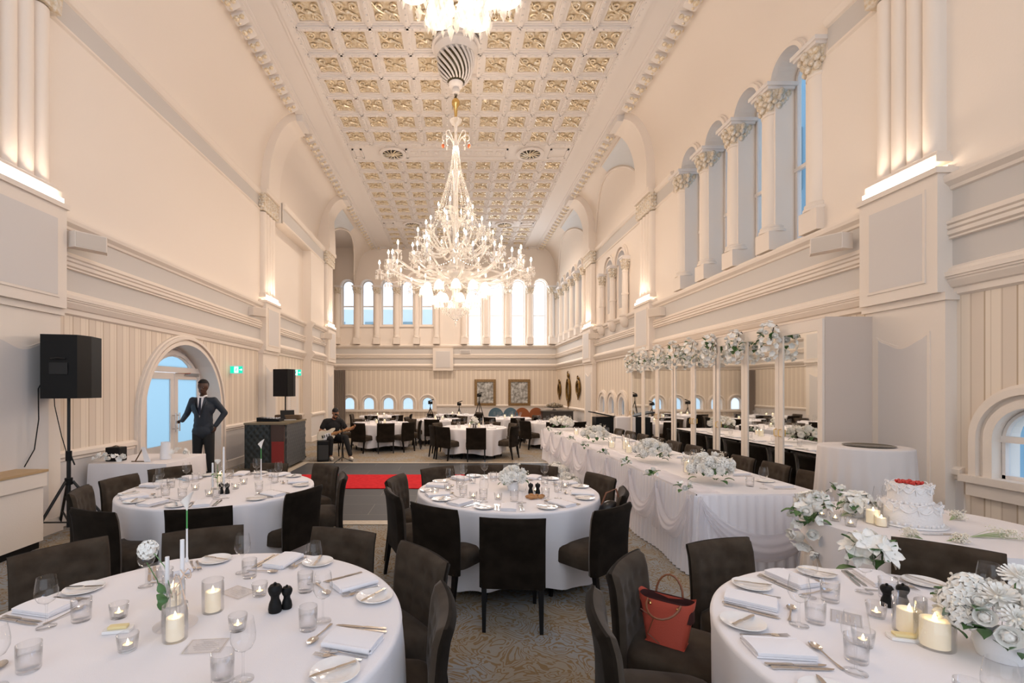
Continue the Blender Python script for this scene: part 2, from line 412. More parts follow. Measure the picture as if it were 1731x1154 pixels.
for h in BWR: window(WB, h, -.3, (.45,), .05)
for h in PORT: window(WB, h, -.15, (), .03)
# ---- mouldings around the openings
m = MB()
for h in ANEAR+AFAR: arch_trim(m, WR, (h[0], h[1], 6.62, 6.62), .085, .08, 0, 20, False)
for h in AMID:
    arch_trim(m, WR, (h[0], h[1], 5.62, 5.62), .09, .06, 0, 20, False); arch_trim(m, WR, (h[0]-.1, h[1]+.1, 5.62, 5.62), .09, .10, 0, 20, False)
for h in LOWWIN:
    arch_trim(m, WR, h, .12, .05, 0, 20, True); arch_trim(m, WR, (h[0]-.12, h[1]+.12, h[2], h[3]), .10, .075)
    m.prism([(h[0]-.26,h[2]-.07),(h[1]+.26,h[2]-.07),(h[1]+.26,h[2]),(h[0]-.26,h[2])], 0, .10, lambda u, v, o: WR(u, v, o))
    m.prism([(h[0]-.22,h[2]-.20),(h[1]+.22,h[2]-.20),(h[1]+.22,h[2]-.07),(h[0]-.22,h[2]-.07)], 0, .06, lambda u, v, o: WR(u, v, o))
struct(m, trimname(), WALL, smooth=35)
m = MB()
for h in BWL+BWR: arch_trim(m, WB, (h[0]-.03, h[1]+.03, 6.92, 6.92), .09, .10, 0, 20, False)
for h in BWL:
    m.prism([(h[0]-.1,4.86),(h[1]+.1,4.86),(h[1]+.1,4.92),(h[0]-.1,4.92)], 0, .06, lambda u, v, o: WB(u, v, o))
for h in PORT: arch_trim(m, WB, h, .10, .05); arch_trim(m, WB, (h[0]-.1, h[1]+.1, h[2], h[3]), .08, .08)
m.prism([(PORT[0][0]-.2,.60),(PORT[-1][1]+.2,.60),(PORT[-1][1]+.2,.70),(PORT[0][0]-.2,.70)], 0, .1, lambda u, v, o: WB(u, v, o))
struct(m, trimname(), WALL, smooth=35)
# ---- pilasters: plinth body, panelled box, fluted shaft, gilt capital, rib up the cove
CL, CR = 4.08, 4.36                    # cove centres
ZV = {-1: (6.9, 1.96), 1: (7.45, 1.41)}
def cove_x(s, z, inset=0):
    c, X = (CL, XL) if s < 0 else (CR, XR)
    t = max(0, min(1, (z-ZV[s][0])/ZV[s][1])); return s*(c+(X-c-inset)*math.sqrt(max(0, 1-t*t)))
def pilaster(s, y0, y1, X, box_out=.20):
    m = MB(); W = lambda u, z, off=0: (s*(X-off), u, z)
    px = lambda u, v, o: W(u, v, o)
    m.prism([(y0,0),(y1,0),(y1,2.66),(y0,2.66)], -.02, .12, px, 0)
    m.prism([(y0-.02,0),(y1+.02,0),(y1+.02,.18),(y0-.02,.18)], -.02, .14, px, 0)
    m.prism([(y0-.03,2.66),(y1+.03,2.66),(y1+.03,2.74),(y0-.03,2.74)], -.02, .15, px, 0)
    m.prism([(y0,2.74),(y1,2.74),(y1,3.96),(y0,3.96)], -.02, box_out, px, 0)
    # raised frame of the box with a grey field
    b = .12
    for k, (i, mt, o) in enumerate(((b, 0, box_out+.012), (b+.03, 3, box_out+.014))):
        m.prism([(y0+i,2.74+i),(y1-i,2.74+i),(y1-i,3.96-i),(y0+i,3.96-i)], box_out, o, px, mt)
    # shaped panel on the body
    q = .15; tp = 2.28; pts = [(y0+q,.25),(y1-q,.25)]
    for i in range(13):
        t = i/12; pts.append((y1-q-(y1-y0-2*q)*t, tp+.05*cos(2*PI*t)+(.03 if i in (0, 12) else 0)))
    m.prism(pts, .12, .13, px, 0)
    c = (y0+y1)/2; pts2 = [(c+(u-c)*.90, 1.25+(v-1.25)*.965) for u, v in pts]; m.prism(pts2, .13, .133, px, 3)
    # moulded ledge, fluted shaft
    m.prism([(y0-.02,3.96),(y1+.02,3.96),(y1+.02,4.02),(y0-.02,4.02)], -.02, box_out+.03, px, 0)
    m.prism([(y0+.04,4.10),(y1-.04,4.10),(y1-.04,4.17),(y0+.04,4.17)], -.02, .17, px, 0)
    m.prism([(y0+.06,4.17),(y1-.06,4.17),(y1-.06,4.22),(y0+.06,4.22)], -.02, .145, px, 0)
    n = 4; w_ = (y1-y0-.2)/n; pts = [(y0+.1,-.02)]
    for k in range(n):
        for i in range(9):
            a = PI*i/8; pts.append((y0+.1+w_*k+w_*.5-w_*.47*cos(a), .05+.075*sin(a)))
    pts.append((y1-.1,-.02))
    m.prism(pts, 4.22, 6.32, lambda u, o, z: W(u, z, o), 4)
    m.prism([(y0+.03,4.02),(y1-.03,4.02),(y1-.03,4.06),(y0+.03,4.06)], -.02, .06, px, 0)
    m.prism([(y0,6.76),(y1,6.76),(y1,6.88),(y0,6.88)], -.02, .22, px, 0)
    # rib on the cove
    N = 14; v = []; f = []
    for i in range(N+1):
        z = 6.88+(8.86-6.88)*sin(PI/2*i/N); x = abs(cove_x(s, z)); x = min(x, X+.0)
        for (u, o) in ((y0+.12, -.30), (y0+.12, .22), (y1-.12, .22), (y1-.12, -.30)):
            # inward offset along cove normal (towards the centre)
            t = max(0, (z-ZV[s][0])/ZV[s][1]); nx = math.sqrt(max(0, 1-t*t)); v.append((s*(x-o*max(nx, .05)), u, z-max(o, -.02)*t*.9))
    for i in range(N):
        for k in range(3): f.append((i*4+k, i*4+k+1, i*4+5+k, i*4+4+k))
    m.add(v, f, 4)
    root = struct(m, trimname(), MW(STRY), smooth=30)
    g = MB()
    g.prism([(y0+.03,6.34),(y1-.03,6.34),(y1+.01,6.76),(y0-.01,6.76)], -.02, .16, px)
    for side in range(int((y1-y0)/.14)):
        u = y0+.1+side*.14
        for zz in (6.44, 6.58, 6.70): g.ball(W(u+(.03 if zz == 6.58 else 0), zz, .16), .05, 8, 5, sc=(.6,1,1))
    for zz in (6.44, 6.6, 6.7):
        for o in (.04, .11): g.ball(W(y0-.0, zz, o), .045, 8, 5)
    g.build('gilt_capital', CAPM, root, 40)
    # glowing strip lamp lying along the ledge
    l = MB(); l.prism([(y0+.06,4.02),(y1-.06,4.02),(y1-.06,4.075),(y0+.06,4.075)], .165, box_out+.015, px)
    where = {(-1, 4.85): 'near pilaster of the left wall', (-1, 12.15): 'second pilaster of the left wall', (-1, 17.25): 'far pilaster of the left wall',
             (1, 4.88): 'near pilaster of the right wall', (1, 12.1): 'second pilaster of the right wall', (1, 17.25): 'far pilaster of the right wall'}[(s, y0)]
    l.build('strip_light', LEDM, None, label='glowing white strip light on the ledge of the %s' % where, category='light', group='strip lights on the pilaster ledges')
    return root
pilaster(-1, 4.85, 5.90, XL); pilaster(-1, 12.15, 13.15, XL); pilaster(-1, 17.25, 18.3, XL-.25)
pilaster(1, 4.88, 5.82, XR); pilaster(1, 12.1, 13.1, XR); pilaster(1, 17.25, 18.3, XR-.03)
# boxed panel in the middle of the back entablature
m = MB(); a, b = P(732, 0, YB).x, P(766, 0, YB).x
m.box(a, b, YB-.22, YB, 2.66, 3.78, 0); m.box(a+.14, b-.14, YB-.235, YB-.2, 2.80, 3.64, 1); m.box(a+.17, b-.17, YB-.24, YB-.2, 2.83, 3.61, 2)
struct(m, trimname(), [WALL, WHITEP, PANELG])
m = MB(); m.box(.28, .82, YB-.10, YB, 3.50, 3.70, 0)
for k in range(5): m.box(.31, .79, YB-.115, YB-.10, 3.52+.035*k, 3.54+.035*k, 1)
struct(m, trimname(), [WHITEP, GREYP])
# ---- columns
def make_column(h, r=.15, base=.0, corbel=False, ped=.3):
    t = thing('column', 'column', 'column')
    m = MB()
    if corbel: m.lathe([(0,-.34),(.07,-.32),(.13,-.24),(.155,-.12),(.15,-.02),(.175,0),(.175,.04),(r,.06)], 20)
    else:
        m.box(-r*1.15, r*1.15, -r*1.15, r*1.15, 0, ped)
        m.lathe([(r*1.3,ped),(r*1.3,ped+.04),(r*1.15,ped+.06),(r*1.2,ped+.09),(r*1.02,ped+.12)], 20)
    m.build('base', WALL, t, 40)
    z0 = .06 if corbel else ped+.12
    m = MB(); m.lathe([(r,z0),(r,z0+(h-z0)*.5),(r*.93,h-.46),(r*1.05,h-.45),(r*1.05,h-.42),(r*.9,h-.41)], 24)
    if corbel: m.lathe([(r*1.2,h*.36),(r*1.2,h*.36+.05)], 20)
    m.build('shaft', WALLUP, t, 40)
    m = MB(); m.lathe([(r*.95,h-.42),(r*1.0,h-.3),(r*1.25,h-.16),(r*1.5,h-.10)], 16)
    for k in range(8):
        a = PI/4*k; 
        for (zz, rr) in ((h-.33, r*1.05), (h-.22, r*1.18), (h-.14, r*1.4)): m.ball((rr*cos(a), rr*sin(a), zz), r*.34, 8, 6, sc=(1,1,1.2))
        a += PI/8; m.ball((r*1.12*cos(a), r*1.12*sin(a), h-.27), r*.3, 8, 6)
    m.build('capital', CAPM, t, 50)
    m = MB(); m.box(-r*1.45, r*1.45, -r*1.45, r*1.45, h-.10, h-.06); m.box(-r*1.65, r*1.65, -r*1.65, r*1.65, h-.06, h)
    m.build('abacus', WHITEP, t)
    return t
pc = Proto(make_column(6.64-3.99, .15))
ordn = ['first', 'second', 'third', 'fourth', 'fifth', 'sixth']
for k in range(5):
    pc.put((XR+.06, 6.80+k*ARC, 3.98), 0, '%s cream column from the camera in the tall arcade of the right wall' % ordn[k], 'arcade columns of the right wall')
for k in range(6):
    pc.put((XR+.04, 18.84+k*1.02, 3.98), 0, '%s column from the front in the far bay arcade of the right wall' % ordn[k], 'columns of the far right arcade')
pb = Proto(make_column(6.92-4.0, .14, ped=.32))
for k in range(6):
    pb.put((P(570.5+33.5*k, 0, YB).x, YB-.07, 3.99), 0, '%s cream column from the left between the narrow left windows of the back wall' % ordn[k], 'back wall columns, left group')
for k in range(5):
    pb.put((P(784.5+37*k, 0, YB).x, YB-.07, 3.99), 0, '%s column from the left between the long right windows of the back wall' % ordn[k], 'back wall columns, right group')
pk = Proto(make_column(1.76, .09, corbel=True))
for k, nm in enumerate(('nearest', 'middle', 'farthest')):
    pk.put((XR-.10, 14.08+k*1.10, 3.9), 0, '%s slim column on a corbel beside the paired windows of the right wall' % nm, 'corbelled columns of the paired windows')
# ---- coves, brackets, ceiling
ZC = 8.86
m = MB()
for s, c, X in ((-1, CL, XL), (1, CR, XR)):
    def fn(t, q): 
        a = PI/2*q; ye = 18.3 if s < 0 else YB; return (s*(c+(X-c)*cos(a)), YN+(ye-YN)*t, ZV[s][0]-.02+(ZV[s][1]+.02)*sin(a))
    m.grid(26, 16, fn, 0)
m.box(-6.1, -CL-.0, 18.2, YB, ZC, ZC+.1, 1)
# flat border between the cove and the coffered panel
PX0, PX1 = -3.14, 3.50
m.box(-CL-.02, PX0, YN, YB, ZC, ZC+.1, 1); m.box(PX1, CR+.02, YN, YB, ZC, ZC+.1, 1)
m.box(PX0-.01, PX1+.01, YN, YB, ZC+.045, ZC+.2, 2)
for a, b in ((YN, 4.0), (13.86, 14.85), (20.15, 20.95), (23.6, YB)): m.box(PX0, PX1, a, b, ZC-.01, ZC+.13, 1)
struct(m, 'ceiling', [WALLUP, WHITEP, WHITEP], smooth=40)
# frame and grid of ribs with beads, gilt scrolls in each coffer
def scroll(mb, cx, cy, w, flip, z):
    rr = .024
    for (sx, sy) in ((1, 1), (-1, -1)):
        for (ox, oy, R0, turns, ph) in ((.20, .20, .155, 1.5, .4), (.22, -.20, .13, 1.3, 2.4)):
            pts = []
            for i in range(15):
                t = i/14; R = R0*w*(1-.82*t)*1.25; a = ph+2*PI*turns*t*(1 if flip else -1)
                pts.append((cx+sx*(ox*w*1.25+R*cos(a)), cy+sy*(oy*w*1.25+R*sin(a)), z-.012*t))
            mb.tube(pts, [rr*(1.15-.4*i/14) for i in range(15)], 5)
        mb.tube([(cx+sx*w*.45*t, cy+sy*w*(.48*t*t-.02), z-.02) for t in (0,.25,.5,.75,1)], [.03,.024,.02,.016,.008], 5)
    mb.ball((cx, cy, z-.01), .05, 8, 5, sc=(1,1,.5))
m = MB(); g = MB(); beads = MB(); fl = MB()
CW = (PX1-PX0)/9
sections = [(7.15, 13.86, 9), (14.85, 20.15, 7), (20.95, 23.6, 4)]
for (y0, y1, nr) in sections:
    ch = (y1-y0)/nr
    for i in range(10):
        x = PX0+CW*i; m.box(x-.05, x+.05, y0, y1, ZC-.02, ZC+.05); m.box(x-.025, x+.025, y0, y1, ZC-.032, ZC)
    for j in range(nr+1):
        y = y0+ch*j; m.box(PX0, PX1, y-.05, y+.05, ZC-.02, ZC+.05); m.box(PX0, PX1, y-.025, y+.025, ZC-.032, ZC)
        for q in range(int((PX1-PX0)/.15)): beads.ball((PX0+.07+q*.15, y, ZC-.036), .022, 5, 4)
    for i in range(10):
        for q in range(int((y1-y0)/.15)): beads.ball((PX0+CW*i, y0+.07+q*.15, ZC-.036), .022, 5, 4)
    for i in range(9):
        for j in range(nr):
            cx, cy = PX0+CW*(i+.5), y0+ch*(j+.5)
            if abs(cy-10.0) < .6 and abs(cx-.05) < .5: continue
            # stepped inner frame round a gilded square
            hw, hh, iw, ih = CW/2-.05, ch/2-.05, CW*.315, ch*.315
            for (ex, z0, z1) in ((.0, ZC+.028, ZC+.05), (.055, ZC+.012, ZC+.05)):
                x_, y_ = iw+ex, ih+ex
                for (x0, x1, yy0, yy1) in ((cx-hw, cx-x_, cy-hh, cy+hh), (cx+x_, cx+hw, cy-hh, cy+hh), (cx-x_, cx+x_, cy-hh, cy-y_), (cx-x_, cx+x_, cy+y_, cy+hh)):
                    m.box(x0, x1, yy0, yy1, z0, z1)
            fl.add([(cx-iw, cy-ih, ZC+.043), (cx+iw, cy-ih, ZC+.043), (cx+iw, cy+ih, ZC+.043), (cx-iw, cy+ih, ZC+.043)], [(0,1,2,3)])
            scroll(g, cx, cy, CW*.70, (i+j) % 2, ZC+.03)
m.box(PX0-.12, PX0+.02, 4, YB, ZC-.04, ZC+.1); m.box(PX1-.02, PX1+.12, 4, YB, ZC-.04, ZC+.1)
m.box(PX0-.2, PX0-.12, 4, YB, ZC-.02, ZC+.1); m.box(PX1+.12, PX1+.2, 4, YB, ZC-.02, ZC+.1)
struct(m, trimname(), WHITEP)
struct(beads, trimname(), WHITEP)
gg = struct(g, trimname(), GILT, smooth=60); fl.build('gilded_ground', FILI, gg)
# bands between the panels: framed strips with small ornament and a grille roundel at each side
m = MB()
for (a, b) in ((13.86, 14.85), (20.15, 20.95)):
    for (x0, x1) in ((PX0+.1, -2.75 if a < 15 else -2.6), (-1.45, 1.6), (2.85, PX1-.1)):
        for (yy0, yy1) in ((a+.22, a+.27), (b-.27, b-.22)): m.box(x0, x1, yy0, yy1, ZC-.04, ZC)
        m.box(x0, x0+.05, a+.22, b-.22, ZC-.04, ZC); m.box(x1-.05, x1, a+.22, b-.22, ZC-.04, ZC)
    for q in range(9):
        cx = -1.2+q*.32; m.box(cx-.11, cx+.11, (a+b)/2-.11, (a+b)/2+.11, ZC-.03, ZC); m.ball((cx, (a+b)/2, ZC-.03), .07, 6, 4, sc=(1,1,.4))
struct(m, trimname(), WHITEP)
def vent():
    t = thing('ceiling_grille', 'x', 'grille')
    m = MB(); m.lathe([(.40,.0),(.42,-.05),(.36,-.07),(.31,-.06),(.30,-.01)], 32, cap=False); m.build('rim', WHITEP, t, 40)
    m = MB(); m.lathe([(.0,-.0),(.31,-.0)], 24, cap=False); m.build('backing', DARKG, t)
    m = MB()
    for k in range(12):
        a = PI/6*k; m.tube([(.05*cos(a), .05*sin(a), -.05), (.17*cos(a+.35), .17*sin(a+.35), -.05), (.29*cos(a+.5), .29*sin(a+.5), -.04)], [.012,.018,.014], 6)
    m.ball((0,0,-.05), .06, 10, 6); m.build('petals', GILT, t, 60)
    return t
pv = Proto(vent())
for (x, y, l) in ((P(664,265,0).x, 14.35, 'left grille of the nearer cross band'), (0, 14.35, 'right grille of the nearer cross band'), (0, 20.55, 'left grille of the farther cross band'), (1, 20.55, 'right grille of the farther cross band')):
    xx = {'left grille of the nearer cross band': (664-VX)*14.35/FPX, 'right grille of the nearer cross band': (896-VX)*14.35/FPX, 'left grille of the farther cross band': (697-VX)*20.5/FPX, 'right grille of the farther cross band': (853-VX)*20.5/FPX}[l]
    pv.put((xx, y, ZC-.01), 0, 'round bronze petal ceiling vent, %s' % l, 'round ceiling vents')
# bracket cornice: silvered blocks along each cove edge
m = MB(); g = MB()
for s, c in ((-1, CL), (1, CR)):
    m.box(min(s*(c+.02), s*(c-.20)), max(s*(c+.02), s*(c-.20)), YN, YB, ZC-.035, ZC+.02)
    m.box(min(s*(c-.18), s*(c-.26)), max(s*(c-.18), s*(c-.26)), YN, YB, ZC-.02, ZC+.02)
    y = 4.0
    while y < YB-.2:
        if not any(abs(y-q) < .42 for q in (5.35, 12.6, 17.75)):
            x = s*(c+.02); pts = []
            for (o, z) in ((-.17, 0), (-.15, -.06), (-.02, -.13), (.07, -.14), (.09, -.08), (.05, 0)): pts.append((x+s*o, ZC+z))
            m.prism(pts, y-.12, y+.12, lambda u, v, h: (u, h, v))
            for (o, z, r) in ((-.10, -.10, .05), (.0, -.14, .06), (.08, -.10, .04)): g.ball((x+s*o, y-.07, ZC+z), r, 7, 5, sc=(1,1.1,.7))
            g.ball((x+s*.0, y+.06, ZC-.12), .035, 6, 4)
        y += .36
    for yb in (5.35, 12.6, 17.75): m.box(min(s*(c-.16), s*(c+.16)), max(s*(c-.16), s*(c+.16)), yb-.3, yb+.3, ZC-.2, ZC+.05)
x = -CL+.3
while x < CR:
    m.box(x-.1, x+.1, YB-.2, YB, ZC-.12, ZC); g.ball((x, YB-.2, ZC-.08), .06, 6, 4); x += .62
m.box(-CL, CR, YB-.12, YB, ZC-.05, ZC+.02)
root = struct(m, trimname(), WHITEP)
g.build('gilt_leaves', GILT, root, 60)
# spandrels and arched groin mouldings on the cove of the further bays
m = MB(); g = MB(); web = MB()
for (s, y0, y1) in ((1, 13.0, 17.4), (1, 18.2, 23.6), (-1, 18.2, 23.6)):
    c, X = (CR, XR) if s > 0 else (CL, XL); yc = (y0+y1)/2; zt = 8.55
    def Q(y, z, o):
        t = max(0, (z-ZV[s][0])/ZV[s][1]); nx = math.sqrt(max(0, 1-t*t)); return (s*(c+(X-c)*nx-o*nx-.004), y, z-o*t)
    def arcz(y): t = (y-yc)/((y1-y0)/2); return 6.95+(zt-6.95)*math.sqrt(max(0, 1-t*t))
    N = 18; ys = [y0+.12+(yc-y0-.3)*i/N for i in range(N+1)]
    for i in range(N):
        a, b = ys[i], ys[i+1]
        for k in range(6):
            za = [arcz(a)+.05+(8.76-arcz(a)-.05)*kk/6 for kk in (k, k+1)]; zb = [arcz(b)+.05+(8.76-arcz(b)-.05)*kk/6 for kk in (k, k+1)]
            m.add([Q(a, za[0], .012), Q(b, zb[0], .012), Q(b, zb[1], .012), Q(a, za[1], .012)], [(0,1,2,3)])
    if s < 0:
        n2 = 40; yy = [y0+(YB-y0)*i/n2 for i in range(n2+1)]
        for i in range(n2):
            for k in range(8):
                za = [arcz(min(yy[i], y1))+(8.86-arcz(min(yy[i], y1)))*kk/8 for kk in (k, k+1)]; zb = [arcz(min(yy[i+1], y1))+(8.86-arcz(min(yy[i+1], y1)))*kk/8 for kk in (k, k+1)]
                web.add([Q(yy[i], za[0], 0), Q(yy[i+1], zb[0], 0), Q(yy[i+1], zb[1], 0), Q(yy[i], za[1], 0)], [(0,1,2,3)])
    pts = [Q(y0+.1+(y1-y0-.2)*i/40, arcz(y0+.1+(y1-y0-.2)*i/40), .02) for i in range(41)]
    g.tube(pts, .035, 6); g.tube([Q(ys[0]+(ys[-1]-ys[0])*i/8, 8.77, .02) for i in range(9)], .02, 6)
root = struct(m, trimname(), BLUEG); web.build('cove_web', WALLUP, root); g.build('groin_moulding', WALL, root, 60)
# ---- floors
def carpet_mat():
    m = mat('patterned_carpet', (.3,.3,.3), .95); nt = m.node_tree; b = nt.nodes['Principled BSDF']
    tc = nt.nodes.new('ShaderNodeTexCoord')
    n1 = nt.nodes.new('ShaderNodeTexNoise'); n1.inputs['Scale'].default_value = 3.4; n1.inputs['Detail'].default_value = 2; n1.inputs['Distortion'].default_value = 2.2; nt.links.new(tc.outputs['Object'], n1.inputs[0])
    band = mathn(nt, 'ABSOLUTE', mathn(nt, 'SUBTRACT', mathn(nt, 'FRACT', mathn(nt, 'MULTIPLY', n1.outputs['Fac'], 9.0)), .5))
    n2 = nt.nodes.new('ShaderNodeTexNoise'); n2.inputs['Scale'].default_value = 38; n2.inputs['Detail'].default_value = 3; nt.links.new(tc.outputs['Object'], n2.inputs[0])
    line = mathn(nt, 'LESS_THAN', mathn(nt, 'ADD', band, mathn(nt, 'MULTIPLY', n2.outputs['Fac'], .22)), .29)
    n3 = nt.nodes.new('ShaderNodeTexNoise'); n3.inputs['Scale'].default_value = 1.3; nt.links.new(tc.outputs['Object'], n3.inputs[0])
    r3 = mathn(nt, 'SMOOTH_MIN', 1.0, mathn(nt, 'MAXIMUM', 0.0, mathn(nt, 'MULTIPLY', mathn(nt, 'SUBTRACT', n3.outputs['Fac'], .42), 6.0)), .1)
    base = mixc(nt, r3, (.31,.27,.21), (.28,.31,.33))
    base = mixc(nt, mathn(nt, 'MULTIPLY', n2.outputs['Fac'], .55), base, (.22,.19,.15))
    col = mixc(nt, mathn(nt, 'MULTIPLY', line, .85), base, (.21,.125,.045))
    nt.links.new(col, b.inputs['Base Color'])
    return m
CARPET = carpet_mat()
def slate_mat():
    m = mat('slate_tile', (.05,.05,.05), .5, spec=.3); nt = m.node_tree; b = nt.nodes['Principled BSDF']
    tc = nt.nodes.new('ShaderNodeTexCoord'); bt = nt.nodes.new('ShaderNodeTexBrick'); nt.links.new(tc.outputs['Object'], bt.inputs[0])
    bt.inputs['Color1'].default_value = (.032,.036,.042,1); bt.inputs['Color2'].default_value = (.045,.05,.056,1); bt.inputs['Mortar'].default_value = (.18,.17,.16,1)
    bt.inputs['Scale'].default_value = 1; bt.inputs['Mortar Size'].default_value = .004; bt.inputs['Brick Width'].default_value = 1.2; bt.inputs['Row Height'].default_value = .6
    n2 = nt.nodes.new('ShaderNodeTexNoise'); n2.inputs['Scale'].default_value = 30; nt.links.new(tc.outputs['Object'], n2.inputs[0])
    nt.links.new(mixc(nt, mathn(nt, 'MULTIPLY', n2.outputs['Fac'], .3), bt.outputs['Color'], (.07,.07,.075)), b.inputs['Base Color'])
    return m
m = MB(); m.box(-6.2, 6.2, YN-.4, YB+.5, -.2, 0.0); struct(m, 'floor', CARPET)
m = MB(); m.box(-3.45, 3.3, 6.3, 11.2, 0, .006); m.build('floor_slate', slate_mat(), None, kind='structure')
TRIMW = mat('pale_floor_edge', (.42,.36,.28), .5, noise=(20, (.5,.44,.36)))
m = MB(); m.box(-3.6, 3.4, 6.12, 6.3, 0, .010); m.box(-3.6, -3.45, 6.12, 11.35, 0, .010); m.box(-3.6, 3.4, 11.2, 11.32, 0, .008); struct(m, trimname(), TRIMW)
m = MB(); m.rbox(-3.08, .25, 8.3, 9.62, .006, .022, .006)
m.build('red_carpet_runner', mat('red_pile', (.45,.006,.012), .95, spec=.2, noise=(14, (.56,.014,.02)), bump=(120, .003)), None,
        label='bright red carpet strip laid across the dark slate floor', category='carpet')
# ---- outside: neighbouring facades seen through the windows
def facade(name, x0, x1, y0, y1, z1, lab, col, nx=None):
    m = MB(); m.box(x0, x1, y0, y1, -2, z1); t = thing(name, lab, 'building'); m.build('wall', mat(name+'_render', col, .8), t)
    ws = []
    if x1-x0 > y1-y0:
        q = x0+1
        while q < x1-1.2:
            for z in (1.2, 4.4, 7.6):
                if z < z1-1.5: ws.append(MB().box(q, q+.9, y0-.05, y0, z, z+1.7))
            q += 2.2
    else:
        q = y0+1
        while q < y1-1.2:
            for z in (.6, 3.9, 7.2):
                if z < z1-1.5: ws.append(MB().box(x0-.05, x0, q, q+.9, z, z+1.7))
            q += 2.2
    pm = mat(name+'_panes', (.22,.34,.40), .2)
    for w_ in ws: w_.build('window', pm, t)
facade('neighbouring_building', 9.5, 13, 1, 22, 12.0, 'blue grey building seen through the windows of the right wall', (.26,.46,.62))
facade('neighbouring_building', -9, -.2, 31, 34, 6.9, 'pale building seen through the left windows of the back wall', (.62,.74,.80))
# ================================================================ double door in the arched opening
DX = -XL-.33
root = thing('double_door', 'white framed double door with frosted panes in the arched opening of the left wall', 'door', (DX, 8.86, 0))
root.name = 'door_1'; root['kind'] = 'structure'
del root['label']; del root['category']
WD = lambda u, z, o=0: (o, u-8.86, z)
FROST = bpy.data.materials.new('frosted_glass'); FROST.use_nodes = True; nt = FROST.node_tree; nt.nodes.clear()
out = nt.nodes.new('ShaderNodeOutputMaterial'); tl = nt.nodes.new('ShaderNodeBsdfTranslucent'); tl.inputs[0].default_value = (.60,.75,.82,1)
df = nt.nodes.new('ShaderNodeBsdfGlossy'); df.inputs[0].default_value = (.6,.7,.75,1); df.inputs[1].default_value = .4
mx = nt.nodes.new('ShaderNodeMixShader'); mx.inputs[0].default_value = .06; nt.links.new(tl.outputs[0], mx.inputs[1]); nt.links.new(df.outputs[0], mx.inputs[2]); nt.links.new(mx.outputs[0], out.inputs[0])
m = MB(); y0, y1 = 8.05, 9.93
pw = lambda u, v, o: WD(u, v, o)
R = (y1-y0)/2
arch_trim(m, WD, (7.62, 10.10, 0, 1.32), .0, .0) if False else None
# arched surround filling between the opening and the frame
N = 24; cc = 8.86; v = []; f = []
for i in range(N+1):
    a = PI-PI*i/N; v += [WD(cc+1.24*cos(a), 1.32+1.24*sin(a), 0), WD(8.99+.94*cos(a)*1.0, 1.45+.94*sin(a)*1.0, 0)]
for i in range(N): f.append((2*i, 2*i+1, 2*i+3, 2*i+2))
m.add(v, f); m.add([WD(7.62,0), WD(8.05,0), WD(8.05,1.45), WD(7.62,1.32)], [(0,1,2,3)]); m.add([WD(10.10,0), WD(9.93,0), WD(9.93,1.45), WD(10.10,1.32)], [(0,1,2,3)])
arch_trim(m, WD, (8.05, 9.93, 0, 1.45), .09, .06)
m.prism([(8.05,2.06),(9.93,2.06),(9.93,2.16),(8.05,2.16)], -.02, .07, pw)
arch_trim(m, WD, (8.14, 9.84, 2.12, 2.13), .0, .0) if False else None
m.build('door_frame', WHITEP, root, 35)
g = MB(); pts = []
for i in range(17):
    a = PI*i/16; yy = 8.99-.86*cos(a); zz = 1.45+.93*sin(a)
    if zz > 2.16: pts.append((yy, zz))
pts = [(pts[0][0]-.06, 2.16)]+pts+[(pts[-1][0]+.06, 2.16)]
g.prism(pts, .0, .01, pw); g.build('fanlight_pane', FROST, root)
m = MB()
for i in range(len(pts)-1):
    p, q = pts[i], pts[i+1]; m.tube([WD(p[0], p[1], .02), WD(q[0], q[1], .02)], .022, 6)
m.build('fanlight_bead', WHITEP, root)
for (a, b, o) in ((8.08, 8.98, .0), (9.0, 9.9, .0)):
    m = MB(); s_ = .11
    m.prism([(a,0.02),(a+s_,0.02),(a+s_,2.05),(a,2.05)], 0, .045, pw); m.prism([(b-s_,0.02),(b,0.02),(b,2.05),(b-s_,2.05)], 0, .045, pw)
    m.prism([(a+s_,.02),(b-s_,.02),(b-s_,.72),(a+s_,.72)], 0, .04, pw); m.prism([(a+s_,1.93),(b-s_,1.93),(b-s_,2.05),(a+s_,2.05)], 0, .045, pw)
    lf = m.build('door_leaf', WHITEP, root)
    g = MB(); g.prism([(a+s_,.72),(b-s_,.72),(b-s_,1.93),(a+s_,1.93)], .015, .022, pw); g.build('frosted_pane', FROST, lf)
    h = MB(); yy = b-.05 if a < 8.5 else a+.05
    h.tube([WD(yy, .95, .11), WD(yy, 1.30, .11)], .014, 8)
    for z in (1.0, 1.25): h.tube([WD(yy, z, .04), WD(yy, z, .11)], .01, 6)
    h.build('door_handle', SILVER, lf, 40)
m = MB(); m.box(.02, .07, .45, .95, 2.00, 2.06); m.tube([(.08,.5,2.04),(.25,.30,2.05),(.08,.1,2.04)], .012, 6); m.build('door_closer', SILVER, root)
m = MB(); arch_trim(m, WL, LD, .10, .06, 0, 28); arch_trim(m, WL, (LD[0]-.10, LD[1]+.10, 0, LD[3]), .08, .085, 0, 28)
struct(m, trimname(), WALL, smooth=35)
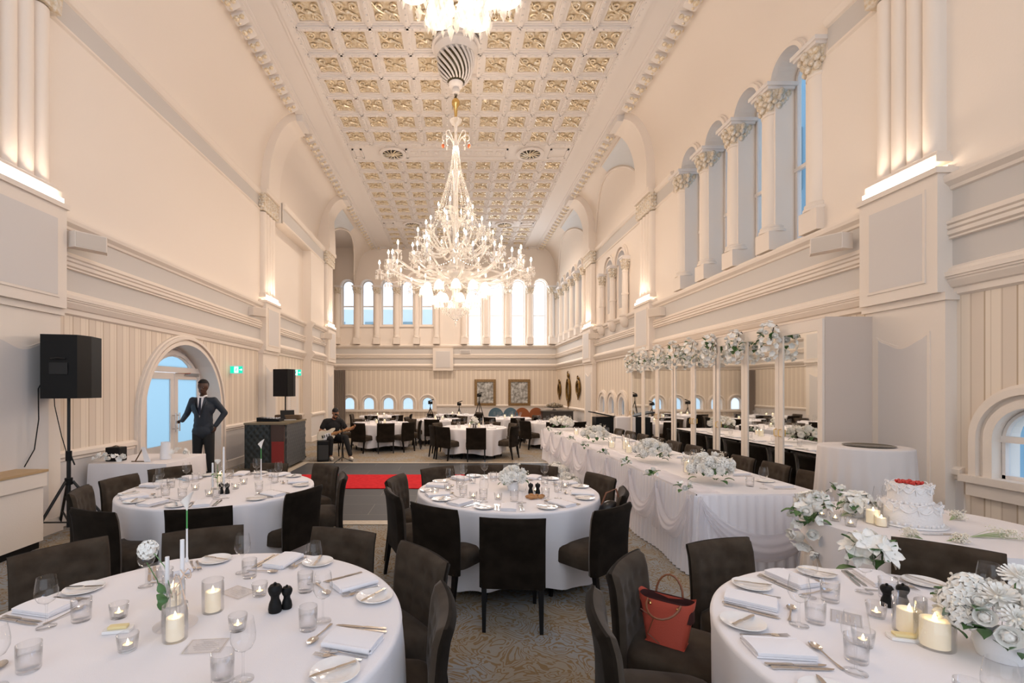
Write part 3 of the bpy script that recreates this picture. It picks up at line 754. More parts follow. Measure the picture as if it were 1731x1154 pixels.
# ================================================================ chairs
def make_chair():
    t = thing('dining_chair', 'chair', 'chair')
    W_, H = .48, .82        # origin on the floor below the seat centre; backrest at -y, seat opens to +y
    def bc(u, v):            # back centreline: slight curve in plan and lean
        x = (u-.5)*W_; z = .30+(H-.30)*v
        y = -.215-.055*v*v+.030*(2*u-1)**2*v*1.0
        if v > .85: y -= .012*((v-.85)/.15)
        return x, y, z
    th = .036
    m = MB(); nu, nv = 13, 15
    def front(u, v):
        x, y, z = bc(u, v); e = min(1, min(u, 1-u)/.06, (1-v)/.035); e = math.sqrt(max(0, 1-(1-e)**2))
        b = 0
        for bu in (.2, .4, .6, .8):
            for bv in (.45, .62, .80):
                d = ((u-bu)/.07)**2+((v-bv)/.045)**2; b += .012*math.exp(-d)
        return (x, y+th*.2+th*.8*e-b, z)
    m.grid(29, 29, front)
    m.build('backrest_cushion', VELIN, t, 60)
    m = MB()
    def backf(u, v):
        x, y, z = bc(u, v); e = min(1, min(u, 1-u)/.05, (1-v)/.03); e = math.sqrt(max(0, 1-(1-e)**2))
        return (x, y-th*.2-th*.8*e, z)
    m.grid(21, 21, backf)
    # edge band joining front and back
    for (fu, fv) in ((lambda q: (0, q), 1), (lambda q: (q, 1), 1), (lambda q: (1, 1-q), 1)):
        m.grid(17, 2, lambda a, b_: (lambda u, v: (lambda p: (p[0], p[1]+(th*.2 if b_ < .5 else -th*.2), p[2]))(bc(u, v)))(*fu(a)))
    m.build('backrest', VELVET, t, 60)
    m = MB()
    def seat(u, v):
        a = 2*PI*u; k = 1.0
        c, s_ = cos(a), sin(a); n = 5; r = (abs(c)**n+abs(s_)**n)**(-1/n)
        prof = [(0,.475),(.5,.474),(.86,.462),(.97,.445),(1.0,.42),(1.0,.335),(.97,.325),(0,.325)]
        q = v*(len(prof)-1); i = min(int(q), len(prof)-2); tt = q-i
        R = prof[i][0]*(1-tt)+prof[i+1][0]*tt; z = prof[i][1]*(1-tt)+prof[i+1][1]*tt
        return (c*r*R*.24, .02+s_*r*R*.235, z)
    m.grid(40, 8, seat, wrap=True); m.build('seat', VELIN, t, 50)
    for sx in (-1, 1):
        m = MB(); m.add([(sx*.20+a*w, .215+b*w, z) for (w, z) in ((.020,.335),(.013,0)) for a, b in ((-1,-1),(1,-1),(1,1),(-1,1))], [(0,1,2,3),(4,5,6,7),(0,1,5,4),(1,2,6,5),(2,3,7,6),(3,0,4,7)]); m.build('leg', BLACKW, t)
        m = MB(); m.add([(sx*.205+a*w, y+b*w, z) for (w, y, z) in ((.020,-.225,.335),(.013,-.275,0)) for a, b in ((-1,-1),(1,-1),(1,1),(-1,1))], [(0,1,2,3),(4,5,6,7),(0,1,5,4),(1,2,6,5),(2,3,7,6),(3,0,4,7)]); m.build('leg', BLACKW, t)
    return t
CH_ = Proto(make_chair())
def chair(x, y, tx, ty, label, group=None, deg=None):
    rz = math.atan2(ty-y, tx-x)-PI/2 if deg is None else math.radians(deg)
    # x, y give the backrest position; the seat lies towards the target
    d = .25; return CH_.put((x-sin(rz)*d, y+cos(rz)*d, 0), rz, label, group)
TA, TB_, TC, TD, TK = (-1.13, 2.02, .90), (1.98, 1.78, .90), (.52, 4.72, .88), (-2.37, 4.85, .90), (3.36, 3.42, .70)
def near_chairs(T, tn, lst, grp):
    for (dx, dy, lab) in lst:
        tx, ty = T[0], T[1]
        chair(T[0]+dx, T[1]+dy, tx, ty, lab, grp)
near_chairs(TA, 'A', [(.95,.72,'large brown chair right of the front left table, showing its buttoned front'),
    (1.08,.06,'brown chair cut by the bottom edge, at the right rim of the front left table'),
    (.40,1.12,'low brown chair back behind the right rear napkin of the front left table'),
    (-.53,1.14,'brown velvet chair behind the tall white taper candle of the front left table'),
    (-1.20,.80,'brown velvet chair at the left edge of the photo, front left table')], 'chairs around the front left table')
near_chairs(TD, 'D', [(.37,-1.12,'dark velvet chair with its back turned, below the middle of the left table'),
    (-.42,-1.18,'dark velvet chair with its back to the camera, left of centre at the left table'),
    (.98,-.42,'large dark velvet chair at the right of the left table, back turned'),
    (.80,.98,'dark velvet chair between the left table and the red carpet'),
    (1.16,.30,'narrow edge-on dark chair right of the left table, before the slate floor'),
    (-1.17,.18,'brown chair with angled back left of the left table, by the speaker tripod'),
    (-1.12,-.42,'brown chair at the near left of the left table, overlapped by its neighbour'),
    (-1.0,.80,'brown velvet chair between the left table and the white reception table'),
    (.06,1.10,'brown velvet chair at the far side of the left table below the DJ booth')], 'chairs around the left table by the speaker')
near_chairs(TC, 'C', [(-.10,-1.28,'dark velvet chair showing its full back in front of the centre table'),
    (-.69,-.92,'dark velvet chair just left of the one facing away at the centre table'),
    (-1.08,-.40,'dark velvet chair second from front on the left side of the centre table'),
    (-1.14,.32,'brown velvet chair farthest along the left side of the centre table'),
    (-.72,.92,'brown velvet chair behind the left rear rim of the centre table, against the red carpet'),
    (-.16,1.08,'brown velvet chair behind the white flowers of the centre table'),
    (.50,1.06,'brown velvet chair behind the right rear rim of the centre table'),
    (1.06,.42,'brown velvet chair at the right rear of the centre table beside the draped head table'),
    (1.02,-.36,'dark velvet chair with a dark bag on it at the right of the centre table'),
    (.74,-.94,'dark velvet chair with its seat showing, front right of the centre table')], 'chairs around the centre table')
near_chairs(TB_, 'B', [(-.36,1.14,'dark velvet chair with blue sheen at the far left rim of the front right table'),
    (-1.05,.80,'dark velvet chair with the red handbag on its seat'),
    (-1.36,.24,'brown velvet chair seen edge-on at the bottom edge, left of the handbag chair'),
    (.95,1.06,'brown velvet chair back between the front right table and the cake table')], 'chairs around the front right table')
# chairs behind the head table, backs to the mirrors
for k, (y, lab) in enumerate(((5.30,'brown velvet chair nearest the camera behind the head table'), (5.94,'second brown velvet chair behind the head table'), (6.55,'third brown velvet chair behind the head table'),
        (7.15,'fourth chair behind the head table'), (7.8,'fifth chair behind the head table, beside the tall candle'), (8.45,'sixth chair behind the head table'), (9.1,'seventh chair behind the head table'),
        (9.75,'eighth chair behind the head table'), (10.4,'ninth chair behind the head table'), (11.05,'tenth chair behind the head table, the farthest'))):
    chair(4.02-(.0 if k < 2 else .02*k), y, 0, y-.15, lab, 'chairs between the head table and the mirrors')
# ================================================================ round tables and cloths
def table(x, y, R, lab, grp, clab, cgrp, drop=.70, folds=11, seed=1, H=.745, frontbias=0):
    t = thing('round_table', lab, 'table', (x, y, 0), 0, grp)
    m = MB(); m.lathe([(0,H-.03),(R-.02,H-.03),(R-.02,H-.003),(0,H-.003)], 36); m.build('tabletop', BLACKW, t)
    for k in range(4):
        a = PI/4+PI/2*k; m = MB(); m.tube([(.38*cos(a)*R, .38*sin(a)*R, H-.03), (.55*cos(a)*R, .55*sin(a)*R, 0)], .02, 8); m.build('leg', BLACKM, t)
    r_ = random.Random(seed); ph = [r_.uniform(0, 6.28) for _ in range(4)]
    m = MB(); nA, nZ = 144, 14
    v = [(0,0,H+.003)]; f = []
    rings = [(.5,0),(.9,0),(.985,-.0005),(1.0,-.006),(1.004,-.02)]+[(1.0, -.02-(drop-.02)*(k/nZ)) for k in range(1, nZ+1)]
    for (q, dz) in rings:
        dep = max(0, -dz-.02)/drop
        for i in range(nA):
            a = 2*PI*i/nA
            w_ = .5+.5*sin((folds+5)*a+ph[0]+.9*sin(3*a+ph[1])); amp = dep**.6*(.060+.02*sin(2*a+ph[2]))
            rr = R*q+amp*(w_**1.6)-.045*dep
            zz = H+.003+dz*(1+.06*sin(4*a+ph[3])*(-dz > .3))
            v.append((rr*cos(a), rr*sin(a), max(zz, .006)))
    for i in range(nA): f.append((0, 1+i, 1+(i+1) % nA))
    for k in range(len(rings)-1):
        for i in range(nA):
            j = (i+1) % nA; f.append((1+k*nA+i, 1+k*nA+j, 1+(k+1)*nA+j, 1+(k+1)*nA+i))
    m.add(v, f); c = m.build('tablecloth', CLOTH, None, 180, (x, y, 0)); c['label'] = clab; c['category'] = 'tablecloth'; c['group'] = cgrp
    return t
TG, CG = 'round banquet tables', 'white round tablecloths'
table(*TA, 'round table at the front left under a white cloth', TG, 'white cloth on the front left table, cut by the left and bottom edges', CG, .62, 10, 3)
table(*TB_, 'round table at the front right under a white cloth', TG, 'white cloth on the front right table, cut by the bottom right corner', CG, .66, 12, 5)
table(*TC, 'round table in the centre foreground under a white cloth', TG, 'white cloth on the centre table with a flower centrepiece', CG, .66, 12, 8)
table(*TD, 'round table at left below the DJ booth under a white cloth', TG, 'white cloth on the left table in front of the reception table', CG, .62, 11, 12)
FAR = [(.52, 12.5, .85, 'round table in the middle distance between the two foreground flower groups', 'middle distance centre table'),
       (-2.15, 14.0, .85, 'round table right of the guitarist', 'table right of the guitarist'),
       (-.50, 15.6, .80, 'round table left of and behind the middle distance centre table', 'table left behind the middle distance centre table'),
       (1.85, 16.4, .80, 'round table in front of the blue chairs at the back', 'table in front of the blue chairs'),
       (3.0, 14.4, .80, 'round table beyond the far end of the head table', 'table beyond the head table'),
       (-2.7, 17.6, .80, 'round table at the far left beneath the low back windows', 'far left table under the low windows'),
       (.05, 18.4, .80, 'round table in the far middle below the camera tripod', 'far middle table by the tripod')]
for i, (x, y, R, lab, short) in enumerate(FAR):
    table(x, y, R, lab, TG, 'white cloth on the %s' % short, CG, .62, 11, 20+i)
fch = {0: [(-90,''),(-135,''),(-160,''),(-30,''),(20,''),(60,''),(110,''),(150,'')], 1: [(-115,''),(-75,''),(-40,''),(0,''),(45,''),(90,''),(135,''),(180,'')],
       2: [(-100,''),(-55,''),(-145,''),(-10,''),(45,''),(170,'')], 3: [(-80,''),(-35,''),(-130,''),(20,'')], 4: [(-100,''),(-150,''),(160,''),(-60,''),(60,'')], 5: [(-100,''),(-50,''),(0,''),(180,'')], 6: [(-100,''),(-40,''),(-150,''),(30,'')]}
CW12 = lambda a: ['three','two','one','twelve','eleven','ten','nine','eight','seven','six','five','four'][int(round((a % 360)/30)) % 12]
for i, l in fch.items():
    x, y, R, lab, short = FAR[i]
    for (a, _) in l:
        q = math.radians(a); rr = R+.30
        chair(x+rr*cos(q), y+rr*sin(q), x, y, "brown chair, %s o'clock at the %s" % (CW12(a), short), 'chairs around the %s' % short)
# shell-backed chairs along the back
def make_shell(colr, nm):
    t = thing('shell_back_chair', 'x', 'chair'); M_ = mat(nm, colr, .85, sheen=.3)
    m = MB(); N = 20; v = []
    for o in (-.03, .03):
        for i in range(N+1):
            a = PI*i/N; v.append((.31*cos(a), .26+o-.05*abs(cos(a))**2*1.5, .62+.33*sin(a)))
        v += [(-.25, .26+o, .36), (.25, .26+o, .36)]
    n = N+3; m.add(v, [tuple(range(n)), tuple(range(n, 2*n))]+[(i, (i+1) % n, n+(i+1) % n, n+i) for i in range(n)]); m.build('shell_back', M_, t, 30)
    m = MB(); m.rbox(-.27, .27, -.25, .27, .34, .46, .03); m.build('seat', M_, t)
    for sx in (-1, 1):
        for sy in (-1, 1): m = MB(); m.tube([(sx*.2, sy*.19, .34), (sx*.24, sy*.23, 0)], [.02,.012], 8); m.build('leg', BLACKW, t)
    return t
for colr, nm, px, lab in (((.10,.17,.22), 'blue_velvet', (839, 864), ('left of the two blue shell-backed chairs under the framed pictures', 'right of the two blue shell-backed chairs under the framed pictures')),
                      ((.30,.10,.035), 'rust_velvet', (884, 908), ('left of the two rust shell-backed chairs below the right picture', 'right of the two rust shell-backed chairs beside the sideboard'))):
    pr = Proto(make_shell(colr, nm))
    for q in (0, 1): pr.put(((px[q]-VX)*19.5/FPX, 19.5+(.0), .02), 0, lab[q], nm.split('_')[0]+' shell-backed chairs')
# ================================================================ tableware prototypes
def glassm(prof, n=24):
    m = MB(); m.lathe(prof, n, cap=False); return m
def make_wine():
    t = thing('wine_glass', 'x', 'glass')
    glassm([(.0,.098),(.012,.100),(.030,.112),(.0405,.135),(.0415,.155),(.038,.182),(.0335,.212)]).build('bowl', GLASS, t, 180, fixn=False)
    glassm([(.0,.0),(.036,.001),(.036,.003),(.010,.007),(.0042,.014),(.0036,.05),(.0042,.09),(.008,.098)], 16).build('stem', GLASS, t, 180, fixn=False)
    return t
def make_tumbler():
    t = thing('tumbler', 'x', 'glass')
    glassm([(.0,.0),(.034,.0),(.036,.004),(.0385,.095),(.0365,.095),(.034,.014),(.0,.012)]).build('glass_body', GLASS, t, 180, fixn=False)
    glassm([(.0,.014),(.0335,.014),(.035,.052),(.0,.052)]).build('water', WATER, t, 180, fixn=False)
    return t
def make_votive():
    t = thing('tealight_holder', 'x', 'candle')
    glassm([(.0,.0),(.030,.0),(.032,.004),(.038,.062),(.036,.062),(.030,.008),(.0,.008)]).build('glass_cup', GLASS, t, 180, fixn=False)
    m = MB(); m.lathe([(.0,.009),(.019,.009),(.019,.025),(.018,.025),(.018,.022)], 20, cap=False); c = m.build('tealight', SILVER, t, 40)
    m = MB(); m.lathe([(.0,.022),(.0178,.022)], 16, cap=False); m.build('wax', WAX, c)
    m = MB(); m.lathe([(.0,.023),(.0045,.028),(.0035,.035),(.0,.045)], 8, cap=False); m.build('flame', FLAME, c, 180)
    return t
def make_pillar(h=.09, gh=.14, r=.038):
    t = thing('pillar_candle', 'x', 'candle')
    m = MB(); m.lathe([(0,.004),(r-.006,.004),(r-.006,h),(r-.010,h+.001),(r-.02,h-.006),(0,h-.008)], 24); c = m.build('candle', WAX, t, 50)
    m = MB(); m.lathe([(.0,h-.006),(.006,h),(.005,h+.009),(.0,h+.024)], 8, cap=False); m.build('flame', FLAME, c, 180)
    glassm([(0,.0),(r+.006,.0),(r+.008,.004),(r+.008,gh),(r+.0055,gh),(r+.005,.004),(0,.003)]).build('glass_cylinder', GLASS, t, 180, fixn=False)
    return t
def make_plate(R=.088):
    t = thing('side_plate', 'x', 'plate'); m = MB(); m.lathe([(0,.002),(R*.55,.002),(R*.6,.001),(R*.64,.004),(R*.97,.012),(R,.014),(R*.985,.016),(R*.66,.0085),(R*.58,.005),(0,.005)], 36)
    o = m.build('side_plate', CHINA, None, 60); o['label'] = 'x'; o['category'] = 'plate'; bpy.data.objects.remove(t); return o
def single(mb, name, mt, cat, smooth=40):
    o = mb.build(name, mt, None, smooth); o['label'] = 'x'; o['category'] = cat; return o
def make_knife(L=.22):
    t = thing('table_knife', 'x', 'cutlery')
    m = MB(); hl = L*.45; m.prism([(-.004,0),(.004,0),(.0065,-.01),(.007,-hl*.3),(.0055,-hl*.7),(.0085,-hl*.95),(.006,-hl),(-.006,-hl),(-.0085,-hl*.95),(-.0055,-hl*.7),(-.007,-hl*.3),(-.0065,-.01)], .0, .005, lambda u, v, h: (u, v, h+.001)); m.build('handle', SILVER, t, 40)
    m = MB(); bl = L*.55; m.prism([(-.005,0),(.007,0),(.0095,bl*.3),(.0095,bl*.75),(.006,bl*.93),(-.001,bl),(-.006,bl*.8),(-.006,bl*.2)], .001, .003, lambda u, v, h: (u, v, h+.001)); m.build('blade', SILVER, t, 40)
    return t
def make_fork():
    t = thing('fork', 'x', 'cutlery')
    m = MB(); m.prism([(-.003,.02),(.003,.02),(.003,-.05),(.0065,-.09),(.005,-.1),(-.005,-.1),(-.0065,-.09),(-.003,-.05)], 0, .003, lambda u, v, h: (u, v, h+.001+.006*math.exp(-((v-.02)/.03)**2))); m.build('handle', SILVER, t, 40)
    m = MB(); m.prism([(-.003,.02),(-.011,.032),(-.012,.05),(.012,.05),(.011,.032),(.003,.02)], 0, .002, lambda u, v, h: (u, v, h+.006-(v-.02)*.08))
    for k in range(4):
        x = -.0108+k*.0063; m.prism([(x,.05),(x+.0027,.05),(x+.002,.09),(x+.0007,.09)], 0, .002, lambda u, v, h: (u, v, h+.0035+(v-.05)**2*2.2))
    m.build('tines', SILVER, t, 40); return t
def make_spoon():
    t = thing('spoon', 'x', 'cutlery')
    m = MB(); m.prism([(-.003,.02),(.003,.02),(.003,-.05),(.0065,-.09),(.005,-.1),(-.005,-.1),(-.0065,-.09),(-.003,-.05)], 0, .003, lambda u, v, h: (u, v, h+.002+.005*math.exp(-((v-.02)/.03)**2))); m.build('handle', SILVER, t, 40)
    m = MB(); m.grid(20, 6, lambda a, r: (.0195*r*cos(2*PI*a)*(1-.15*sin(2*PI*a)), .05+.031*r*sin(2*PI*a), .001+.009*r*r), wrap=True); m.build('bowl', SILVER, t, 180); return t
def make_napkin():
    m = MB()
    def sheet(x0, x1, y0, y1, z, th, bul):
        n = 9
        for side in (0, 1):
            m.grid(n, n, lambda u, v: (x0+(x1-x0)*u, y0+(y1-y0)*v, z+(th+bul*4*u*(1-u)*(1-.3*abs(2*v-1)) if side else 0)))
        for (fu) in (lambda q: (0, q), lambda q: (1, q), lambda q: (q, 0), lambda q: (q, 1)):
            m.grid(n, 2, lambda a, b_: (lambda u, v: (x0+(x1-x0)*u, y0+(y1-y0)*v, z+b_*(th+bul*4*u*(1-u)*(1-.3*abs(2*v-1)))))(*fu(a)))
    sheet(-.058, .062, -.105, .105, .001, .006, .002); sheet(-.062, .060, -.100, .108, .008, .006, .004); sheet(-.055, .063, -.103, .104, .015, .006, .006)
    m.tube([(-.062, -.10+.2*k/6, .012) for k in range(7)], .011, 8)
    return single(m, 'folded_napkin', NAPK, 'napkin', 50)
def make_mill():
    t = thing('pepper_mill', 'x', 'mill')
    m = MB(); m.lathe([(0,0),(.022,0),(.024,.01),(.021,.03),(.015,.045),(.015,.055),(.019,.062),(.0,.062)], 20); m.build('body', BLACKP, t, 50)
    m = MB(); m.lathe([(0,.063),(.020,.063),(.0245,.075),(.0245,.085),(.018,.095),(0,.097)], 20); m.ball((0,0,.1), .006, 8, 6); m.build('head', BLACKP, t, 50); return t
def make_menu():
    t = thing('menu_card', 'x', 'card')
    m = MB(); m.box(-.075, .075, -.055, .055, 0, .0022); m.build('acrylic_sheet', GLASS, t)
    m = MB()
    for (a, b, c, d) in ((-.068,.068,-.050,-.0485), (-.068,.068,.0485,.050), (-.068,-.0665,-.05,.05), (.0665,.068,-.05,.05)): m.box(a, b, c, d, .0022, .0026)
    for k in range(5):
        wv = (.02,.045,.05,.04,.03)[k]; m.tube([(-wv+2*wv*i/16, .028-k*.014+.003*sin(i*2.1+k), .0026) for i in range(17)], .0006, 4)
    m.build('printed_border', SILVER, t); return t
PW, PT, PV, PP, PK, PF, PS, PN = [Proto(f()) for f in (make_wine, make_tumbler, make_votive, make_plate, make_knife, make_fork, make_spoon, make_napkin)]
PPI, PM, PME = Proto(make_pillar()), Proto(make_mill()), Proto(make_menu())
PB = Proto((lambda t: t)(make_knife(.17)))
def make_butter():
    t = thing('butter_dish', 'x', 'dish'); m = MB(); m.prism([(-.05,-.025),(.05,-.025),(.055,0),(.05,.025),(-.05,.025),(-.055,0)], 0, .012); m.build('dish', CHINA, t, 30)
    m = MB(); m.rbox(-.036, .036, -.016, .016, .012, .024, .003); m.build('butter', mat('butter', (.80,.66,.34), .5), t); return t
PBU = Proto(make_butter())
ZT = .7495
def seat_setting(T, ang, tn, place, full=True, jit=0):
    q = math.radians(ang); r_ = random.Random(int(ang*7+T[0]*100)); x0, y0, R = T
    def pos(u, v):       # u: to the sitter's right, v: inward from the rim
        rr = R-v; cx, cy = x0+rr*cos(q), y0+rr*sin(q); return (cx-sin(q)*u*-1*-1, cy+cos(q)*u, ZT)
    rz = q+PI/2          # cutlery points inward (+y local -> centre)
    j = lambda a: r_.uniform(-a, a)
    L = lambda s_: "%s, %s place, %s" % (s_, place, tn)
    G = lambda s_: '%s on the %s' % (s_, tn)
    # the sitter faces the centre; his right is counter-clockwise seen from above => +u
    PN.put(pos(0, .155), rz+j(.1), L('white folded napkin'), G('napkins'))
    PK.put(pos(.095, .15), rz+j(.05), L('silver knife right beside the napkin'), G('knives'))
    if full: PK.put(pos(.118, .16), rz+j(.06), L('outer silver knife'), G('knives'))
    PF.put(pos(-.085, .16), rz+j(.06), L('silver fork left beside the napkin'), G('forks'))
    if full: PF.put(pos(-.112, .175), rz+j(.06), L('outer silver fork'), G('forks'))
    PP.put(pos(-.205, .135), 0, L('white side plate'), G('side plates'))
    p = pos(-.205, .135); PB.put((p[0], p[1], ZT+.016), rz+.5+j(.3), L('butter knife laid on the side plate'), G('butter knives'))
    if full: PS.put(pos(.02, .31), rz+PI/2+j(.1), L('dessert spoon above the napkin'), G('dessert spoons'))
    PW.put(pos(.13+j(.01), .34+j(.02)), 0, L('stemmed wine glass'), G('wine glasses'))
    PT.put(pos(.055+j(.01), .40+j(.02)), 0, L('water tumbler'), G('tumblers'))
PLN = lambda a: "%s o'clock" % CW12(a)
for a in (-56, -11, 34, 79, 124, 169, 214): seat_setting(TA, a, 'front left table', PLN(a))
for a in (72, 107, 142, 177, 212, 247, 28): seat_setting(TB_, a, 'front right table', PLN(a))
for a in (-95, -130, -160, 165, 128, 95, 60, 25, -15, -55): seat_setting(TC, a, 'centre table', PLN(a) if a not in (-160, -55, 60, -15) else {-160: 'left front', -55: 'right front', 60: 'right rear', -15: 'right hand'}[a], full=True)
for a in (-75, -110, -140, 175, 140, 100, 62, 20, -28): seat_setting(TD, a, 'left table', PLN(a) if a not in (-110,175,62,-28) else {-110: 'near left', 175: 'left hand', 62: 'right rear', -28: 'right hand'}[a])
def on(T, px, py): 
    d = (CH-ZT)*FPX/(py-VY); return ((px-VX)*d/FPX, d, ZT)
# loose things, placed where the photo shows them on the two front tables
for (px, py, lab) in ((201,1043,'tealight in a clear cup left of the yellow butter dish, front left table'), (216,1098,'tealight in a clear cup in front of the butter dish, front left table'),
        (439,1006,'tealight in a clear cup behind the pepper mills, front left table'), (402,1064,'tealight in a clear cup right of the menu card, front left table')):
    PV.put(on(TA, px, py), 0, lab, 'tealights on the front left table')
PPI.put(on(TA, 296, 1080), 0, 'yellow glowing pillar candle in front of the glass tubes, front left table', 'pillar candles on the front left table')
PPI.put(on(TA, 293, 1022), 0, 'pillar candle behind the glass tubes, front left table', 'pillar candles on the front left table')
PPI.put(on(TA, 360, 1032), 0, 'pillar candle right of the tall taper, front left table', 'pillar candles on the front left table')
PM.put(on(TA, 465, 1033), 0, 'left black pepper mill of the front left table', 'black mills on the front left table', 1.25)
PM.put(on(TA, 485, 1027), 0, 'right black pepper mill of the front left table', 'black mills on the front left table')
PME.put(on(TA, 348, 1092), .1, 'clear menu sheet with printed border at the front of the front left table', 'menu sheets on the front left table')
PME.put(on(TA, 402, 1001), -.5, 'clear menu sheet behind the tealight on the front left table', 'menu sheets on the front left table')
PBU.put(on(TA, 200, 1066), .2, 'small white butter dish on the front left table')
PV.put(on(TB_, 1481, 1042), 0, 'tealight in a clear cup left of the pepper mills, front right table', 'tealights on the front right table')
PV.put(on(TB_, 1459, 1090), 0, 'tealight beneath the big wine glass, front right table', 'tealights on the front right table')
big = Proto(make_pillar(.095, .15, .046))
big.put(on(TB_, 1537, 1068), 0, 'left white pillar candle in glass on the front right table', 'pillar candles on the front right table')
big.put(on(TB_, 1580, 1092), 0, 'right taller white pillar candle in glass on the front right table', 'pillar candles on the front right table', 1.12)
PM.put(on(TB_, 1499, 1024), 0, 'left black pepper mill of the front right table', 'black mills on the front right table')
PM.put(on(TB_, 1526, 1024), 0, 'right black pepper mill of the front right table', 'black mills on the front right table')
PBU.put(on(TB_, 1528, 1080), -.3, 'small white butter dish below the pillar candles, front right table')
PME.put(on(TB_, 1430, 1045), .9, 'clear menu sheet with printed border on the front right table', 'menu sheets')
for (px, py, lab) in ((735,843,'left front'), (757,835,'left rear'), (800,848,'middle front'), (842,850,'right of middle'), (905,838,'right front'), (955,830,'far right')):
    PV.put(on(TC, px, py-6), 0, 'tealight in a clear cup at the %s of the centre table' % lab, 'tealights on the centre table')
PM.put(on(TC, 897, 834), 0, 'left black mill of the centre table', 'black mills on the centre table'); PM.put(on(TC, 909, 834), 0, 'right black mill of the centre table', 'black mills on the centre table')
m = MB()
for k in range(9):
    a = k*2.4; m.ball((.035*math.sqrt(k)*cos(a)*.8, .022*math.sqrt(k)*sin(a), .018), .024, 8, 6, sc=(1.2,.7,.7))
m.build('bread_rolls', mat('bread_crust', (.36,.16,.06), .7, noise=(40,(.5,.26,.1))), None, 60, on(TC, 903, 842), label='brown bread rolls in front of the black mills, centre table', category='bread')
for (px, py, lab) in ((330,828,'left'), (354,838,'front'), (398,826,'right'), (412,818,'rear right')):
    PV.put(on(TD, px, py), 0, 'tealight in a clear cup at the %s of the centrepiece, left table' % lab, 'tealights on the left table')
PM.put(on(TD, 374, 834), 0, 'left black mill of the left table', 'black mills on the left table'); PM.put(on(TD, 384, 834), 0, 'right black mill of the left table', 'black mills on the left table')
PPI.put(on(TD, 372, 814), 0, 'pillar candle of the left table'); 
# far tables: glasses, napkins, candles seen small
for i, (x, y, R, lab, short) in enumerate(FAR):
    for k in range(7):
        a = 2*PI*k/7+.3*i; cl = "%s o'clock place, %s" % (CW12(math.degrees(a)), short)
        PN.put((x+(R-.17)*cos(a), y+(R-.17)*sin(a), ZT), a+PI/2, 'white napkin at the '+cl, 'napkins on the '+short)
        PW.put((x+(R-.33)*cos(a+.25), y+(R-.33)*sin(a+.25), ZT), 0, 'wine glass at the '+cl, 'wine glasses on the '+short)
        PT.put((x+(R-.40)*cos(a+.05), y+(R-.40)*sin(a+.05), ZT), 0, 'tumbler at the '+cl, 'tumblers on the '+short)
    for k in range(2): PPI.put((x-.12+.24*k, y-.1, ZT), 0, '%s pillar candle of the %s' % (('left', 'right')[k], short), 'candles on the '+short)
    if i in (0, 1, 2): 
        for k in (0, 1): PM.put((x-.03+.06*k, y-.25, ZT), 0, '%s black mill of the %s' % (('left', 'right')[k], short), 'black mills on the '+short)
# ================================================================ flowers
def petal_mb(L, Wd, cup, n=5, curl=0):
    m = MB()
    m.grid(n, n, lambda u, v: ((u-.5)*Wd*math.sin(PI*min(1, .12+v*.88))**.6*1.0, L*v*cos(cup*v), L*v*sin(cup*v)+.25*Wd*(2*u-1)**2*.6-curl*v*v))
    return m
def bloom_mesh(kind, r):
    m = MB(); q = random.Random(int(r*1000)+len(kind))
    if kind == 'rose':
        for k, (n, tilt, s_) in enumerate(((6, .35, 1.0), (6, .75, .85), (5, 1.1, .7), (4, 1.35, .5))):
            for i in range(n):
                M = Matrix.Rotation(2*PI*i/n+k*.5, 4, 'Z') @ Matrix.Rotation(tilt-.3, 4, 'X'); m.xf(M, petal_mb(r*s_*1.05, r*1.0*s_, .7))
        m.ball((0,0,r*.25), r*.42, 8, 6, sc=(1,1,1.2))
    elif kind == 'ball':      # hydrangea or chrysanthemum head
        for i in range(70):
            z = 1-2*(i+.5)/70*.85; a = i*2.39996; s_ = math.sqrt(max(0, 1-z*z)); d = Vector((s_*cos(a), s_*sin(a), z))
            M = Matrix.Translation(d*r*.62) @ d.to_track_quat('Z', 'Y').to_matrix().to_4x4() @ Matrix.Rotation(q.uniform(0, 6), 4, 'Z')
            b = MB(); b.add([(0,0,.1*r), (.24*r,.10*r,.30*r), (0,.30*r,.22*r), (-.24*r,.10*r,.30*r), (0,-.26*r,.28*r)], [(0,1,2),(0,2,3),(0,3,4),(0,4,1)]); m.xf(M, b)
        m.ball((0,0,0), r*.66, 12, 8)
    elif kind == 'mum':
        for k in range(5):
            n = 16-2*k
            for i in range(n):
                M = Matrix.Rotation(2*PI*i/n+k*.2, 4, 'Z') @ Matrix.Rotation(-.35+k*.36, 4, 'X'); b = MB()
                b.grid(3, 4, lambda u, v: ((u-.5)*r*.22, r*v*(1.05-.08*k), .05*r+.12*r*v*v)); m.xf(M, b)
        m.ball((0,0,0), r*.3, 8, 6)
    elif kind == 'lily':
        for i in range(6):
            M = Matrix.Rotation(2*PI*i/6, 4, 'Z') @ Matrix.Rotation(.5, 4, 'X'); m.xf(M, petal_mb(r*1.25, r*.75, .2, 6, r*.55))
    elif kind == 'orchid':
        for i in range(5):
            M = Matrix.Rotation(2*PI*i/5, 4, 'Z') @ Matrix.Rotation(.25, 4, 'X'); m.xf(M, petal_mb(r, r*.9, .1))
        m.ball((0,0,.1*r), r*.15, 6, 4)
    return m.mesh('bloom_'+kind, [PETAL], 60)
BM = {k: bloom_mesh(k, r) for k, r in (('rose', .045), ('ball', .062), ('mum', .05), ('lily', .065), ('orchid', .042))}
def leaf_mb(L=.07, Wd=.035):
    m = MB(); m.grid(5, 6, lambda u, v: ((u-.5)*Wd*2*math.sin(PI*min(.999, v*.96+.02)), L*v, .18*L*math.sin(PI*v)+.12*Wd*abs(2*u-1)*2)); return m
